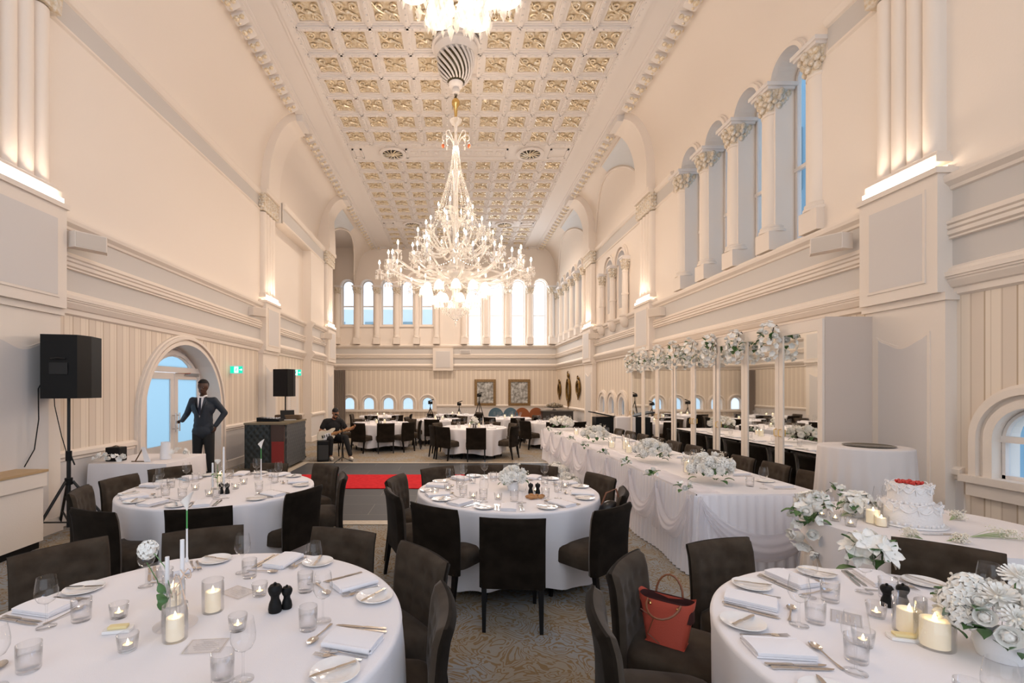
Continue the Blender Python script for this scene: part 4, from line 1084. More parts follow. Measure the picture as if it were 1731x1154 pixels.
def arrangement(loc, rx, ry, rz, n, label, cat='flowers', kinds=('rose', 'ball', 'mum'), group=None, seed=1, leaves=14, vase=True, sc=1.0, name='flower_arrangement', hang=False, sprigs=10):
    q = random.Random(seed); t = thing(name, label, cat, loc, 0, group)
    for i in range(n):
        f = (i+.5)/n; z = 1-f*(1.9 if hang else 1.15); a = i*2.39996+seed; s_ = math.sqrt(max(0, 1-z*z)); d = Vector((s_*cos(a), s_*sin(a), z)); k = kinds[(i*7+seed) % len(kinds)]
        u = q.uniform(.82, 1.0); o = link('bloom', BM[k], t, (d.x*rx*u, d.y*ry*u, rz*.55+d.z*rz*.5*u+(0 if not hang else -rz*.55)))
        o.rotation_mode = 'QUATERNION'; o.rotation_quaternion = (d+Vector((0,-.25,.15))).to_track_quat('Z', 'Y'); o.scale = (sc*q.uniform(.75, 1.2),)*3
    m = MB()
    for i in range(leaves):
        a = q.uniform(0, 6.28); el = q.uniform(-.5, 1.1); M = Matrix.Translation((cos(a)*rx*.62, sin(a)*ry*.62, (0 if hang else rz*.4)+q.uniform(-.25, .3)*rz)) @ Matrix.Rotation(a-PI/2, 4, 'Z') @ Matrix.Rotation(el, 4, 'X'); m.xf(M, leaf_mb(.09*sc, .03*sc))
    m.build('foliage', LEAF, t, 60)
    if sprigs:
        m = MB()
        for i in range(sprigs):
            a = q.uniform(0, 6.28); e = q.uniform(.2, 1.2); L_ = q.uniform(1.0, 1.25)
            p = Vector((cos(a)*cos(e)*rx, sin(a)*cos(e)*ry, (0 if hang else rz*.5)+sin(e)*rz*.5)); m.tube([p*.5, p*L_], .0015, 4)
            for k in range(7): m.ball(p*L_+Vector((q.uniform(-.02,.02), q.uniform(-.02,.02), q.uniform(-.02,.02))), .0055, 5, 4)
        m.build('small_buds', PETALB, t)
    if vase: m = MB(); m.lathe([(0,0),(rx*.42,.0),(rx*.5,rz*.2),(rx*.45,rz*.4),(rx*.40,rz*.4),(rx*.4,.01),(0,.01)], 24); m.build('bowl', WHITEG, t, 40)
    return t
HT = .775
for (x, y, rx, ry, rz, n, sd, lab, z) in ((2.55, 11.3, .26, .30, .30, 26, 3, 'white flower mound at the far end of the head table', HT), (2.55, 8.65, .22, .30, .28, 24, 4, 'white flower mound at the middle of the head table, behind the candles', HT),
        (2.62, 6.30, .20, .28, .27, 26, 5, 'white flower mound on the head table, second from the camera', HT), (2.66, 4.95, .20, .24, .27, 30, 6, 'white flower mound on the head table nearest the camera', HT)):
    arrangement((x, y, z), rx, ry, rz, n, lab if '3rd' not in lab else lab, seed=sd, group='flower mounds on the head table', vase=False, leaves=26, sprigs=26)
arrangement((.58, 4.72, ZT), .12, .12, .21, 14, 'white and cream flowers in a vase on the centre table', kinds=('mum', 'rose', 'ball'), seed=9)
arrangement((.52, 12.4, ZT), .10, .10, .24, 9, 'white flowers on the middle distance centre table', seed=10, leaves=6)
p = on(TB_, 1692, 1110)
arrangement((p[0], p[1], ZT), .155, .15, .24, 26, 'large white rose and chrysanthemum arrangement on the front right table', kinds=('rose', 'mum', 'rose', 'ball'), seed=14, sc=1.05, sprigs=24, leaves=22)
t = thing('chrysanthemum_stem', 'single tall white chrysanthemum rising above the front right arrangement', 'flowers', (p[0]+.02, p[1]-.02, ZT))
m = MB(); m.tube([(0,0,.08),(.005,0,.2),(.012,0,.30)], .003, 6); m.build('stem', STEMG, t); o = link('bloom', BM['mum'], t, (.014, -.01, .31)); o.rotation_euler = (.5, 0, 0); o.scale = (1.1,)*3
# garlands hooked over the tops of the mirror cabinets
for k, (y, lab) in enumerate(((6.53,'nearest white blossom garland hung over the mirror doors'), (7.33,'second white blossom garland from the camera on the mirror doors'), (8.07,'white blossom garland just left of the dark gap in the mirror doors'), (8.75,'fourth white blossom garland on the mirror doors'),
        (9.4,'fifth white blossom garland on the mirror doors'), (10.1,'sixth white blossom garland on the mirror doors'), (10.9,'seventh white blossom garland on the mirror doors'), (11.7,'farthest white blossom garland on the mirror doors'))):
    g_ = arrangement((4.31, y, 2.40), .10, .125, .58, 32, lab, 'garland', ('orchid', 'rose', 'orchid'), 'garlands over the mirrors', 30+k, 9, False, 1.15, 'blossom_garland', True, 0)
    m = MB(); m.tube([(.13,0,.19),(.11,0,.225),(.07,0,.20),(.03,0,.0)], .006, 6); m.build('hook', BLACKM, g_)
# ================================================================ head table with pleated skirt and tulle swags
hx0, hx1, hy0, hy1 = 2.25, 3.45, 4.42, 11.85
t = thing('head_table', 'long head table under white cloth with draped pleated skirt', 'table', ((hx0+hx1)/2, (hy0+hy1)/2, 0))
m = MB(); m.box(-(hx1-hx0)/2+.01, (hx1-hx0)/2-.01, -(hy1-hy0)/2+.01, (hy1-hy0)/2-.01, HT-.03, HT-.004); m.build('tabletop', BLACKW, t)
for sy in (-1, -.33, .33, 1):
    for sx in (-1, 1): m = MB(); m.tube([(sx*.5, sy*3.5, 0), (sx*.5, sy*3.5, HT-.03)], .02, 8); m.build('leg', BLACKM, t)
m = MB(); m.rbox(hx0, hx1, hy0, hy1, HT-.004, HT, .002)
for (a, b) in (((hx0,hy0),(hx1,hy0)), ((hx0,hy0),(hx0,hy1))):
    L_ = math.hypot(b[0]-a[0], b[1]-a[1]); n = int(L_/.12)
    nx, ny = (0,-1) if a[1] == b[1] else (-1,0)
    m.grid(n, 3, lambda u, v: (a[0]+(b[0]-a[0])*u+nx*(.004+.014*v), a[1]+(b[1]-a[1])*u+ny*(.004+.014*v), HT-.0005-.035*v))
m.build('tablecloth', CLOTH, None, 60, label='white cloth over the top of the long head table', category='tablecloth')
m = MB()
per = [(hx1+.01,hy0-.01),(hx0-.01,hy0-.01),(hx0-.01,hy1),(hx1+.01,hy1)]
pts = []; q = random.Random(4)
for k in range(3):
    a, b = Vector((*per[k],0)), Vector((*per[k+1],0)); L_ = (b-a).length; n = int(L_/.011); d = (b-a)/L_; nn = Vector((-d.y, d.x, 0))*-1
    if k == 0: nn = Vector((0,-1,0))
    if k == 1: nn = Vector((-1,0,0))
    if k == 2: nn = Vector((0,1,0))
    for i in range(n): pts.append((a+d*(L_*i/n), nn, L_*i/n+k*13.3))
zs = [HT-.01,HT-.04,HT-.12,.55,.40,.25,.12,.04,.008]
v = []; f = []
for (p, nn, s_) in pts:
    for j, z in enumerate(zs):
        d = 1-z/HT; ph = s_/.085*2*PI+1.1*sin(s_*2.3)*d
        w_ = .5+.5*sin(ph); o = .012+.016*w_*(1 if j else .5)+.05*d*(.5+.5*sin(s_*6.1+.6))*(.6+.4*w_)
        v.append(p+nn*o+Vector((0,0,z)))
nz = len(zs)
for i in range(len(pts)-1):
    for j in range(nz-1): f.append((i*nz+j, (i+1)*nz+j, (i+1)*nz+j+1, i*nz+j+1))
m.add(v, f); m.build('table_skirt', SKIRT, None, 60, label='white pleated skirt hanging round the long head table', category='table skirt')
TULLE = sheer('white_tulle', (.90,.88,.92), .62)
def swag(a, b, nn, s1, s2, lab, grp='tulle swags on the head table'):
    a, b, nn = Vector(a), Vector(b), Vector(nn); m = MB(); q = random.Random(int(a.y*10+s1*100))
    def fn(u, v):
        c = 4*u*(1-u); c = c**.8; w_ = s1*c+(s2-s1)*c*v; e = .5+.5*c
        fold = sin(v*PI*7+u*3)*.010*e+sin(v*PI*3+u*5)*.008
        return a.lerp(b, u)+Vector((0,0,-w_-.02*(1-c)*v*4))+nn*(.075+.05*c*sin(PI*v)+fold)
    m.grid(33, 22, fn)
    for p in (a, b):          # gathered tails beside the pin
        m.grid(9, 12, lambda u, v: p+nn*(.06+.012*sin(u*12)+.03*v)+(b-a).normalized()*((u-.5)*(.05+.10*v))+Vector((0,0,-.5*v)))
    m.build('tulle_swag', TULLE, None, 180, label=lab, category='drape', group=grp)
sy = [4.42, 5.12, 5.9, 6.8, 7.75, 8.7, 9.7, 10.75, 11.8]; od = ['nearest', 'second', 'third', 'fourth', 'fifth', 'sixth', 'seventh', 'farthest']
for k in range(8): swag((hx0-.01, sy[k], HT-.01), (hx0-.01, sy[k+1], HT-.01), (-1,0,0), .30, .50, '%s white tulle swag along the aisle side of the head table' % od[k])
swag((hx0, hy0-.01, HT-.01), (hx1, hy0-.01, HT-.01), (0,-1,0), .34, .60, 'big white tulle swag across the near end of the head table')
# runner of rumpled tulle along the front edge of the tabletop
m = MB(); m.grid(160, 14, lambda u, v: (hx0-.02+.26*v, hy0+.02+(hy1-hy0-.05)*u, HT+.006+.014*(.5+.5*sin(u*190+v*4))*(.5+.5*sin(v*9+u*60))+.008*sin(v*PI)), 0)
m.build('tulle_runner', TULLE, None, 180, label='rumpled white tulle runner along the aisle edge of the head table', category='runner')
m = MB()
for k, y in enumerate(sy[:8]):
    t = arrangement((hx0-.12, y, HT+.01), .05, .055, .10, 4, '%s small leafy flower sprig pinned at the head table edge' % od[k], 'flowers', ('orchid', 'rose'), 'sprigs pinned along the head table', 60+k, 8, False, .7, 'flower_sprig', False, 0)
arrangement((hx1+.03, hy0-.1, HT+.0), .05, .055, .10, 4, 'small leafy flower sprig at the wall side corner of the head table', 'flowers', ('orchid', 'rose'), None, 71, 8, False, .7, 'flower_sprig', False, 0)
arrangement((2.02, 9.3, 0), .16, .42, .26, 26, 'white flowers lying on the floor by the head table skirt, farther cluster', 'flowers', ('rose', 'ball', 'orchid'), 'floor flowers by the head table', 80, 10, False, 1.1)
arrangement((2.02, 8.35, 0), .14, .36, .22, 22, 'cream flowers lying on the floor by the head table skirt, nearer cluster', 'flowers', ('rose', 'ball', 'orchid'), 'floor flowers by the head table', 81, 10, False, 1.1)
tall = Proto(make_pillar(.12, .23, .05)); low = Proto(make_pillar(.09, .16, .045))
for k, (x, y, pr, lab) in enumerate(((2.68, 5.45, tall, 'tall glass cylinder candle between the two nearest flower mounds'), (2.62, 7.15, low, 'low candle in glass right of the middle candles, head table'), (2.72, 7.55, tall, 'tall glass cylinder candle at the middle of the head table'),
        (2.56, 7.75, low, 'low candle in glass left of the tall middle one, head table'), (2.70, 9.6, tall, 'tall candle in glass beyond the middle flower mound, head table'), (2.55, 9.95, low, 'low candle beyond the middle flower mound, head table'))):
    pr.put((x, y, HT+.02), 0, lab, 'glass candles on the head table')
for k in range(10):
    y = 4.75+k*.68; z = HT; nm = ('first', 'second', 'third', 'fourth', 'fifth', 'sixth', 'seventh', 'eighth', 'ninth', 'tenth')[k]
    PN.put((3.24, y, z), -PI/2+.1, 'white napkin, %s place of the head table from the camera' % nm, 'napkins on the head table'); PP.put((3.26, y+.24, z), 0, 'side plate, %s place of the head table from the camera' % nm, 'plates on the head table')
    PK.put((3.22, y-.12, z), PI/2, 'silver knife, %s place of the head table from the camera' % nm, 'knives on the head table'); PF.put((3.22, y+.10, z), PI/2, 'silver fork, %s place of the head table from the camera' % nm, 'forks on the head table')
    PW.put((3.02, y-.1, z), 0, 'wine glass, %s place of the head table from the camera' % nm, 'wine glasses on the head table'); PT.put((2.96, y+.02, z), 0, 'tumbler, %s place of the head table from the camera' % nm, 'tumblers on the head table')
# ================================================================ mirrored cabinets
cx0, cyn, cyf = 4.43, 5.73, 12.0; NDR = 8; dw = (cyf-cyn)/NDR
names = ['nearest', 'second', 'third', 'farthest']
edges = [cyn, cyn+3*dw, cyn+5*dw, cyn+8*dw]
for k in range(3):
    a, b = edges[k], edges[k+1]-.03
    t = thing('mirror_cabinet', '%s pale cabinet bank with tall mirrored doors along the right wall' % ('nearest', 'middle', 'farthest')[k], 'cabinet', (cx0+.3, (a+b)/2, 0), 0, 'mirrored cabinets')
    yy = lambda y: y-(a+b)/2
    m = MB(); m.box(-.27, .37, yy(a), yy(b), 0, 2.62); m.build('cabinet_body', CABP, t)
    nd = round((b-a)/dw)
    for i in range(nd):
        y0, y1 = yy(a+(b-a)/nd*i)+.004, yy(a+(b-a)/nd*(i+1))-.004; fr = .075
        m = MB()
        m.box(-.30, -.272, y0, y0+fr, .06, 2.60); m.box(-.30, -.272, y1-fr, y1, .06, 2.60); m.box(-.30, -.272, y0+fr, y1-fr, .06, .30); m.box(-.30, -.272, y0+fr, y1-fr, 2.46, 2.60)
        d = m.build('door', WALL, t)
        m = MB(); m.box(-.288, -.274, y0+fr, y1-fr, .30, 2.46); m.build('mirror_panel', MIRROR, d)
        m = MB(); hy = y0+.04 if i % 2 else y1-.04
        m.tube([(-.30, hy, 1.20), (-.335, hy, 1.19), (-.335, hy, 1.11), (-.30, hy, 1.10)], .007, 6); m.build('handle', BRASS, d)
# ================================================================ bar-height table with cloth, cake table
def skirt_round(R, H, top_over=.0, folds=22, amp=.02, flare=.05, nA=176):
    m = MB(); v = [(0,0,H)]; f = []; rings = [(R*.6,H),(R*.97,H),(R,H-.008)]+[(R, H-.02-(H-.03)*k/10) for k in range(11)]
    for (r, z) in rings:
        d = max(0, (H-.01-z)/H)
        for i in range(nA):
            a = 2*PI*i/nA; rr = r+d**.6*(amp*(.5+.5*sin(folds*a+1.5*sin(2*a)))+flare*d); v.append((rr*cos(a), rr*sin(a), z))
    for i in range(nA): f.append((0, 1+i, 1+(i+1) % nA))
    for k in range(len(rings)-1):
        for i in range(nA): j = (i+1) % nA; f.append((1+k*nA+i, 1+k*nA+j, 1+(k+1)*nA+j, 1+(k+1)*nA+i))
    m.add(v, f); return m
t = thing('cocktail_table', 'tall round table under a floor-length white cloth before the cabinet side', 'table', (4.20, 4.88, 0))
m = MB(); m.lathe([(.25,0),(.25,.02),(.03,.04),(.03,1.12),(.36,1.13),(.36,1.155),(0,1.155)], 32); m.build('pedestal', BLACKM, t)
skirt_round(.385, 1.165, folds=20, amp=.03, flare=.07).build('tablecloth', mat('ivory_cloth', (.70,.66,.65), .9), None, 180, (4.20, 4.88, 0), label='pleated floor-length white cloth on the tall round table', category='tablecloth')
m = MB(); m.lathe([(0,0),(.20,0),(.215,.012),(.205,.014),(.195,.006),(0,.006)], 40); m.build('round_tray', mat('tray_mirror', (.25,.23,.18), .12, .9), None, 40, (4.22, 4.85, 1.166), label='round dark mirrored tray on top of the tall clothed table', category='tray')
kx, ky, kR = TK; KH = .775
t = thing('cake_table', 'round cake table at the right with white cloth and pleated skirt', 'table', (kx, ky, 0))
m = MB(); m.lathe([(.25,0),(.25,.02),(.03,.04),(.03,KH-.03),(kR-.03,KH-.03),(kR-.03,KH-.012),(0,KH-.012)], 32); m.build('pedestal_top', BLACKM, t)
skirt_round(kR-.015, KH-.008, folds=40, amp=.02, flare=.04, nA=320).build('table_skirt', mat('champagne_skirt', (.72,.66,.60), .85), None, 180, (kx, ky, 0), label='pleated champagne skirt round the cake table', category='table skirt')
m = MB(); nA = 160; v = [(0,0,KH+.002)]; f = []; rows = [(.6,0),(.97,0)]+[(1.0, k/9) for k in range(10)]
for (q_, d) in rows:
    for i in range(nA):
        a = 2*PI*i/nA; sq = 1/max(abs(cos(a+.5)), abs(sin(a+.5))); drop = .10+.46*(sq-1)/.414*.9+.02
        rr = kR*q_+d*(.03+.05*(.5+.5*sin(16*a))*(sq-1)/.4); v.append((rr*cos(a), rr*sin(a), KH+.002-d*drop))
for i in range(nA): f.append((0, 1+i, 1+(i+1) % nA))
for k in range(len(rows)-1):
    for i in range(nA): j = (i+1) % nA; f.append((1+k*nA+i, 1+k*nA+j, 1+(k+1)*nA+j, 1+(k+1)*nA+i))
m.add(v, f); m.build('tablecloth', CLOTH, None, 60, (kx, ky, 0), label='square white cloth with hanging corners over the cake table', category='tablecloth')
ck = P(1537, 893, 3.44); KZ = KH+.004
ICE = mat('white_icing', (.86,.83,.82), .6, bump=(90, .004))
t = thing('wedding_cake', 'two-tier white wedding cake with bows and red berries on top', 'cake', (ck.x, 3.44, KZ))
m = MB(); m.lathe([(0,0),(.20,0),(.205,.006),(.20,.012),(0,.012)], 40); m.build('cake_board', WHITEG, t, 40)
for (nm, r, z0, z1) in (('lower_tier', .168, .012, .155), ('upper_tier', .118, .155, .285)):
    m = MB(); m.lathe([(0,z0),(r,z0),(r+.003,z0+.01),(r,z1-.012),(r-.012,z1),(0,z1)], 48)
    for i in range(28): a = 2*PI*i/28; m.ball(((r+.004)*cos(a), (r+.004)*sin(a), z0+.008), .012, 7, 5)
    for i in range(12): 
        a0 = 2*PI*i/12; m.tube([((r+.004)*cos(a0+.52*j/6), (r+.004)*sin(a0+.52*j/6), z1-.02-.03*sin(PI*j/6)) for j in range(7)], .006, 6)
    tier = m.build(nm, ICE, t, 50)
m = MB()
for (r, z) in ((.168, .15), (.118, .28)):
    for i in range(8):
        a = 2*PI*i/8+.3
        for sg in (-1, 1): m.tube([(r*cos(a)+.03*sin(j/8*2*PI)*-sin(a)*sg*.8+.022*(1-cos(j/8*2*PI))*-sin(a)*sg, r*sin(a)+.022*(1-cos(j/8*2*PI))*cos(a)*sg, z+.018*sin(j/8*2*PI)) for j in range(9)], .0035, 5)
        m.tube([(r*cos(a), r*sin(a), z), ((r+.012)*cos(a+.03), (r+.012)*sin(a+.03), z-.06)], .003, 5)
m.build('ribbon_bow', WHITEG, t, 60, kind='stuff')
m = MB(); q = random.Random(2)
for i in range(46): a, r = i*2.4, .075*math.sqrt(i/46); m.ball((r*cos(a), r*sin(a), .292+q.uniform(0,.012)), .010, 7, 5)
m.build('red_berries', mat('red_berry', (.55,.03,.02), .3), t, 180, kind='stuff')
def kpos(px, py): d = (CH-KZ)*FPX/(py-VY); return ((px-VX)*d/FPX, d, KZ)
kl = Proto(make_pillar(.06, .075, .034))
PPI2 = big
PPI2.put(kpos(1476, 884), 0, 'left glass cylinder candle beside the cake', 'candles beside the cake')
kl.put(kpos(1490, 889), 0, 'low glowing candle touching the left side of the cake board', 'candles beside the cake')
for (px, py, lab) in ((1389,873,'left tealight of the row on the cake table'), (1412,880,'middle tealight of the row on the cake table'), (1438,889,'right tealight of the row on the cake table'), (1401,862,'tealight in glass at the back left of the cake table')): PV.put(kpos(px, py), 0, lab, 'tealights on the cake table')
PW.put(kpos(1487, 868), 0, 'left champagne glass behind the candles on the cake table', 'glasses on the cake table'); PW.put(kpos(1502, 866), 0, 'right champagne glass behind the candles on the cake table', 'glasses on the cake table')
k = kpos(1450, 873); arrangement(k, .085, .07, .15, 12, 'white magnolia flowers in a bowl left of the cake', kinds=('lily', 'rose'), seed=40, leaves=10)
def baby(loc, L, rz, lab, s=1):
    t = thing('babys_breath', lab, 'flowers', loc, rz); q = random.Random(int(L*100+rz*10)); m = MB(); b = MB()
    for i in range(16):
        a = q.uniform(-.35, .35); e = L*q.uniform(.6, 1); z = q.uniform(.006, .05); p = Vector((e*cos(a)*s, e*sin(a)*.7, z)); m.tube([(0,0,.004), p*.5+Vector((0,0,.006)), p], .0012, 4)
        for j in range(12): b.ball(p+Vector((q.uniform(-.035,.02), q.uniform(-.03,.03), q.uniform(-.004,.02))), .0045, 5, 4)
    m.build('stems', SPRIG, t); b.build('tiny_flowers', PETALB, t, kind='stuff'); return t
baby(kpos(1605, 880), .14, .3, "small bunch of baby's breath right of the cake"); baby(kpos(1640, 908), .30, -.05, "long bunch of baby's breath on the right of the cake table")
baby(kpos(1420, 873), .12, .2, "sprig of baby's breath left of the cake candles"); baby(kpos(1560, 912), .09, 2.8, "sprig of baby's breath in front of the cake")
baby(kpos(1600, 915), .09, -.4, "small dried flower sprig in front of the cake, right one")
m = MB(); m.prism([(0,-.012),(.15,-.02),(.27,-.004),(.27,.004),(.15,.022),(0,.012)], 0, .002); m.build('cake_server', SILVER, None, 40, kpos(1560, 903), label='silver cake server lying in front of the cake', category='cutlery')
a_ = kpos(1363, 905)
arrangement((2.78, 3.70, .76), .09, .09, .17, 10, 'white rose bunch at the left corner of the cake table', kinds=('rose', 'lily'), seed=50, leaves=8, vase=False)
arrangement((2.60, 3.52, .72), .09, .09, .42, 22, 'white blossom cascade hanging down the left side of the cake table', 'garland', ('orchid', 'rose'), None, 51, 12, False, 1.1, 'blossom_garland', True, 0)
arrangement(tuple(P(1470, 972, 2.72)), .10, .08, .20, 9, 'large white lilies with dark leaves at the front of the cake table', kinds=('lily',), seed=52, leaves=14, vase=False, sc=1.25)
# ================================================================ centrepieces of the two left tables
p = on(TA, 297, 1055)
t = thing('glass_tube_centrepiece', 'cluster of clear glass tubes on a round plate holding white candles and a leafy stem', 'centrepiece', p)
m = MB(); m.lathe([(0,0),(.085,0),(.085,.004),(0,.004)], 40); m.build('round_plate', GLASS, t, fixn=False)
for (dx, dy, h, r, ch) in ((.028, 0, .20, .012, .36), (-.048, .02, .17, .012, .28), (-.03, -.02, .17, .018, 0), (.0, -.03, .15, .02, 0)):
    g = MB(); g.lathe([(0,.005),(r,.005),(r,h),(r-.0015,h),(r-.0015,.007)], 16, (dx,dy,0), cap=False); o = g.build('glass_tube', GLASS, t, 180, fixn=False)
    if ch: g = MB(); g.lathe([(0,h-.05),(.0095,h-.05),(.0085,ch),(0,ch+.002)], 12, (dx,dy,0)); g.build('taper_candle', WHITEG, o, 40)
m = MB()
for sg in (-1, 1): m.tube([(.028+sg*.045*sin(PI*i/8)*(1 if sg > 0 else .6), -.014, .19+.04*sin(2*PI*i/8)*(1 if i < 5 else .6)+.006*sg*i) for i in range(9)], .0025, 5)
m.tube([(.028,-.014,.19),(.05,-.02,.12),(.055,-.02,.05)], .0025, 5); m.tube([(.028,-.014,.19),(.0,-.02,.15),(-.01,-.02,.12)], .0025, 5); m.build('ribbon', mat('peach_ribbon', (.70,.52,.40), .7), t, 60)
m = MB(); 
for (x, z, a) in ((-.055,.10,2.6),(-.01,.12,.4),(-.02,.145,1.0),(-.045,.075,2.0)): m.xf(Matrix.Translation((x,-.03,z)) @ Matrix.Rotation(a-PI/2, 4, 'Y') @ Matrix.Rotation(PI/2, 4, 'X'), leaf_mb(.055, .02))
m.tube([(-.03,-.02,.02),(-.035,-.025,.10),(-.06,-.03,.2),(-.11,-.02,.27)], .002, 5); m.build('leafy_stem', LEAF, t, 60)
t2 = thing('carnation', 'single white carnation leaning out left of the glass tubes', 'flowers', (p[0]-.13, p[1]+.02, p[2]+.31)); o = link('bloom', BM['ball'], t2, (0,0,0)); o.rotation_euler = (0,-1.2,0); o.scale = (.72,.72,.72)
m = MB(); m.tube([(.0,0,-.0),(.03,0,-.02),(.07,.0,-.07),(.11,-.01,-.2)], .002, 5); m.build('stem', STEMG, t2)
p = on(TD, 368, 826)
t = thing('flower_vase_group', 'white calla lily and rose with slim candle tubes, centre of the left table', 'centrepiece', p)
m = MB(); m.lathe([(0,0),(.06,0),(.06,.003),(0,.003)], 24); m.build('round_plate', GLASS, t)
for (dx, dy, h, ch) in ((.06, 0, .12, .42), (-.05, .0, .10, .26)):
    g = MB(); g.lathe([(0,.005),(.014,.005),(.014,h),(.012,h),(.012,.007)], 14, (dx,dy,0), cap=False); o = g.build('glass_tube', GLASS, t, 180, fixn=False)
    g = MB(); g.lathe([(0,.02),(.010,.02),(.009,ch),(0,ch+.002)], 12, (dx,dy,0)); g.build('taper_candle', WHITEG, o, 40)
m = MB(); m.tube([(0,0,.02),(-.005,0,.15),(.0,0,.24)], .003, 5)
for (z, a) in ((.12, .6), (.14, 2.6), (.10, 1.4), (.13, 4)): m.xf(Matrix.Translation((0,0,z)) @ Matrix.Rotation(a, 4, 'Z'), leaf_mb(.07, .022))
m.build('stem', STEMG, t, 60); o = link('rose_bloom', BM['rose'], t, (0,0,.26)); o.scale = (.9,)*3
def calla(loc, h, lab):
    t = thing('calla_lily', lab, 'flowers', loc); m = MB(); m.lathe([(.011,0),(.013,.01),(.006,.05),(.005,h*.5),(.006,h*.52)], 12, cap=False); m.build('vase', WHITEG, t, 60)
    m = MB(); m.tube([(0,0,h*.3),(0,0,h*.8)], .004, 6); m.build('stem', mat('bright_stem', (.08,.36,.10), .5) if 'bs' not in ALL else ALL['bs'], t)
    m = MB(); m.grid(18, 8, lambda u, v: ((.004+.030*v**1.4)*cos(2*PI*u), (.004+.030*v**1.4)*sin(2*PI*u), h*.78+(.075+.03*cos(2*PI*u))*v), wrap=True); m.build('bloom', PETAL, t, 60); return t
calla(on(TA, 316, 955), .40, 'white calla lily on a green stem at the back of the front left table')
calla((-2.13, 5.25, ZT), .44, 'small white calla lily rising above the back of the left table')
# ================================================================ chandeliers
CRY = bpy.data.materials.new('lit_crystal'); CRY.use_nodes = True; nt = CRY.node_tree; nt.nodes.clear()
out = nt.nodes.new('ShaderNodeOutputMaterial'); tr = nt.nodes.new('ShaderNodeBsdfTransparent'); gl = nt.nodes.new('ShaderNodeBsdfGlossy'); tl = nt.nodes.new('ShaderNodeBsdfTranslucent'); df = nt.nodes.new('ShaderNodeBsdfDiffuse')
gl.inputs['Roughness'].default_value = .12; tl.inputs[0].default_value = (.95,.92,.88,1); df.inputs[0].default_value = (.95,.92,.88,1)
m1 = nt.nodes.new('ShaderNodeMixShader'); m1.inputs[0].default_value = .5; nt.links.new(tl.outputs[0], m1.inputs[1]); nt.links.new(df.outputs[0], m1.inputs[2])
m2 = nt.nodes.new('ShaderNodeMixShader'); m2.inputs[0].default_value = .35; nt.links.new(m1.outputs[0], m2.inputs[1]); nt.links.new(gl.outputs[0], m2.inputs[2])
m3 = nt.nodes.new('ShaderNodeMixShader'); m3.inputs[0].default_value = .5; nt.links.new(tr.outputs[0], m3.inputs[1]); nt.links.new(m2.outputs[0], m3.inputs[2]); nt.links.new(m3.outputs[0], out.inputs[0])
def drop(m, x, y, z, s):
    m.add([(x,y,z),(x+s*.35,y,z-s*.5),(x,y+s*.35,z-s*.5),(x-s*.35,y,z-s*.5),(x,y-s*.35,z-s*.5),(x,y,z-s*1.6)], [(0,1,2),(0,2,3),(0,3,4),(0,4,1),(5,2,1),(5,3,2),(5,4,3),(5,1,4)])
def arm_set(root, n, r0, z0, r1, z1, cups, ph=0, sag=.25, drops=6, dl=.10, cs=1):
    """n curved glass arms; cups: list of (dr, dtheta, dz) candles carried by each"""
    am = MB(); N = 12
    am.tube([(r0+(r1-r0)*t, 0, z0+(z1-z0)*t-sag*sin(PI*t*.95)*(1-t*.25)) for t in [i/N for i in range(N+1)]], [.022*cs]*N+[.016*cs], 8)
    cm = MB(); bm_ = MB(); dm = MB(); q = random.Random(n)
    for (dr, dth, dz) in cups:
        x, y, z = (r1+dr)*cos(dth), (r1+dr)*sin(dth), z1+dz
        if dr or dth: am.tube([(r1*.92, 0, z1-.12), ((r1+x)/2*.98, y*.6, z1-.16), (x, y, z-.02)], .012*cs, 6)
        am.lathe([(.0,-.05),(.02,-.04),(.035,-.01),(.075,.02),(.078,.025),(.03,.02),(.02,.06),(.0,.06)], 12, (x,y,z), cap=False)
        cm.lathe([(0,.03),(.014,.03),(.013,.14),(0,.142)], 8, (x,y,z))
        bm_.lathe([(0,.14),(.018,.165),(.017,.19),(.006,.225),(0,.235)], 10, (x,y,z), cap=False)
        for k in range(drops):
            a = 2*PI*k/drops; px_, py_ = x+.07*cos(a), y+.07*sin(a)
            dm.tube([(px_,py_,z+.02),(px_,py_,z-.01)], .002, 3); drop(dm, px_, py_, z-.005, .035); drop(dm, px_, py_, z-.06, dl*.55)
    meshes = [am.mesh('arm', [CRY], 60), cm.mesh('candle_tube', [WHITEG], 60), bm_.mesh('bulb', [BULB], 180), dm.mesh('crystal_drops', [CRY])]
    for i in range(n):
        a = ph+2*PI*i/n; o = link('arm', meshes[0], root); o.rotation_euler = (0,0,a)
        link('candle_tube', meshes[1], o); link('bulb', meshes[2], o); link('crystal_drops', meshes[3], o, kind='stuff')
def string(m, p, q_, n, s, sag=0):
    p, q_ = Vector(p), Vector(q_)
    for i in range(n+1):
        t = i/n; c = p.lerp(q_, t)+Vector((0,0,-sag*4*t*(1-t))); m.add([c+Vector(d)*s for d in ((0,0,1),(1,0,0),(0,1,0),(-1,0,0),(0,-1,0),(0,0,-1))], [(0,1,2),(0,2,3),(0,3,4),(0,4,1),(5,2,1),(5,3,2),(5,4,3),(5,1,4)])
CX, CY, CZ = .03, 9.85, 3.02
ch = thing('crystal_chandelier', 'huge tiered crystal chandelier with lit candles hanging from the domed rose', 'chandelier', (CX, CY, CZ))
z_ = lambda z: z-CZ
m = MB(); m.lathe([(.50,z_(8.86)),(.50,z_(8.80)),(.44,z_(8.78)),(.46,z_(8.72)),(.42,z_(8.66)),(.40,z_(8.60)),(.30,z_(8.58))], 32, cap=False)
m.lathe([(.0,z_(7.84)),(.07,z_(7.86)),(.09,z_(7.92)),(.07,z_(7.96)),(.13,z_(7.99)),(.15,z_(8.06)),(.10,z_(8.10))], 24, cap=False)
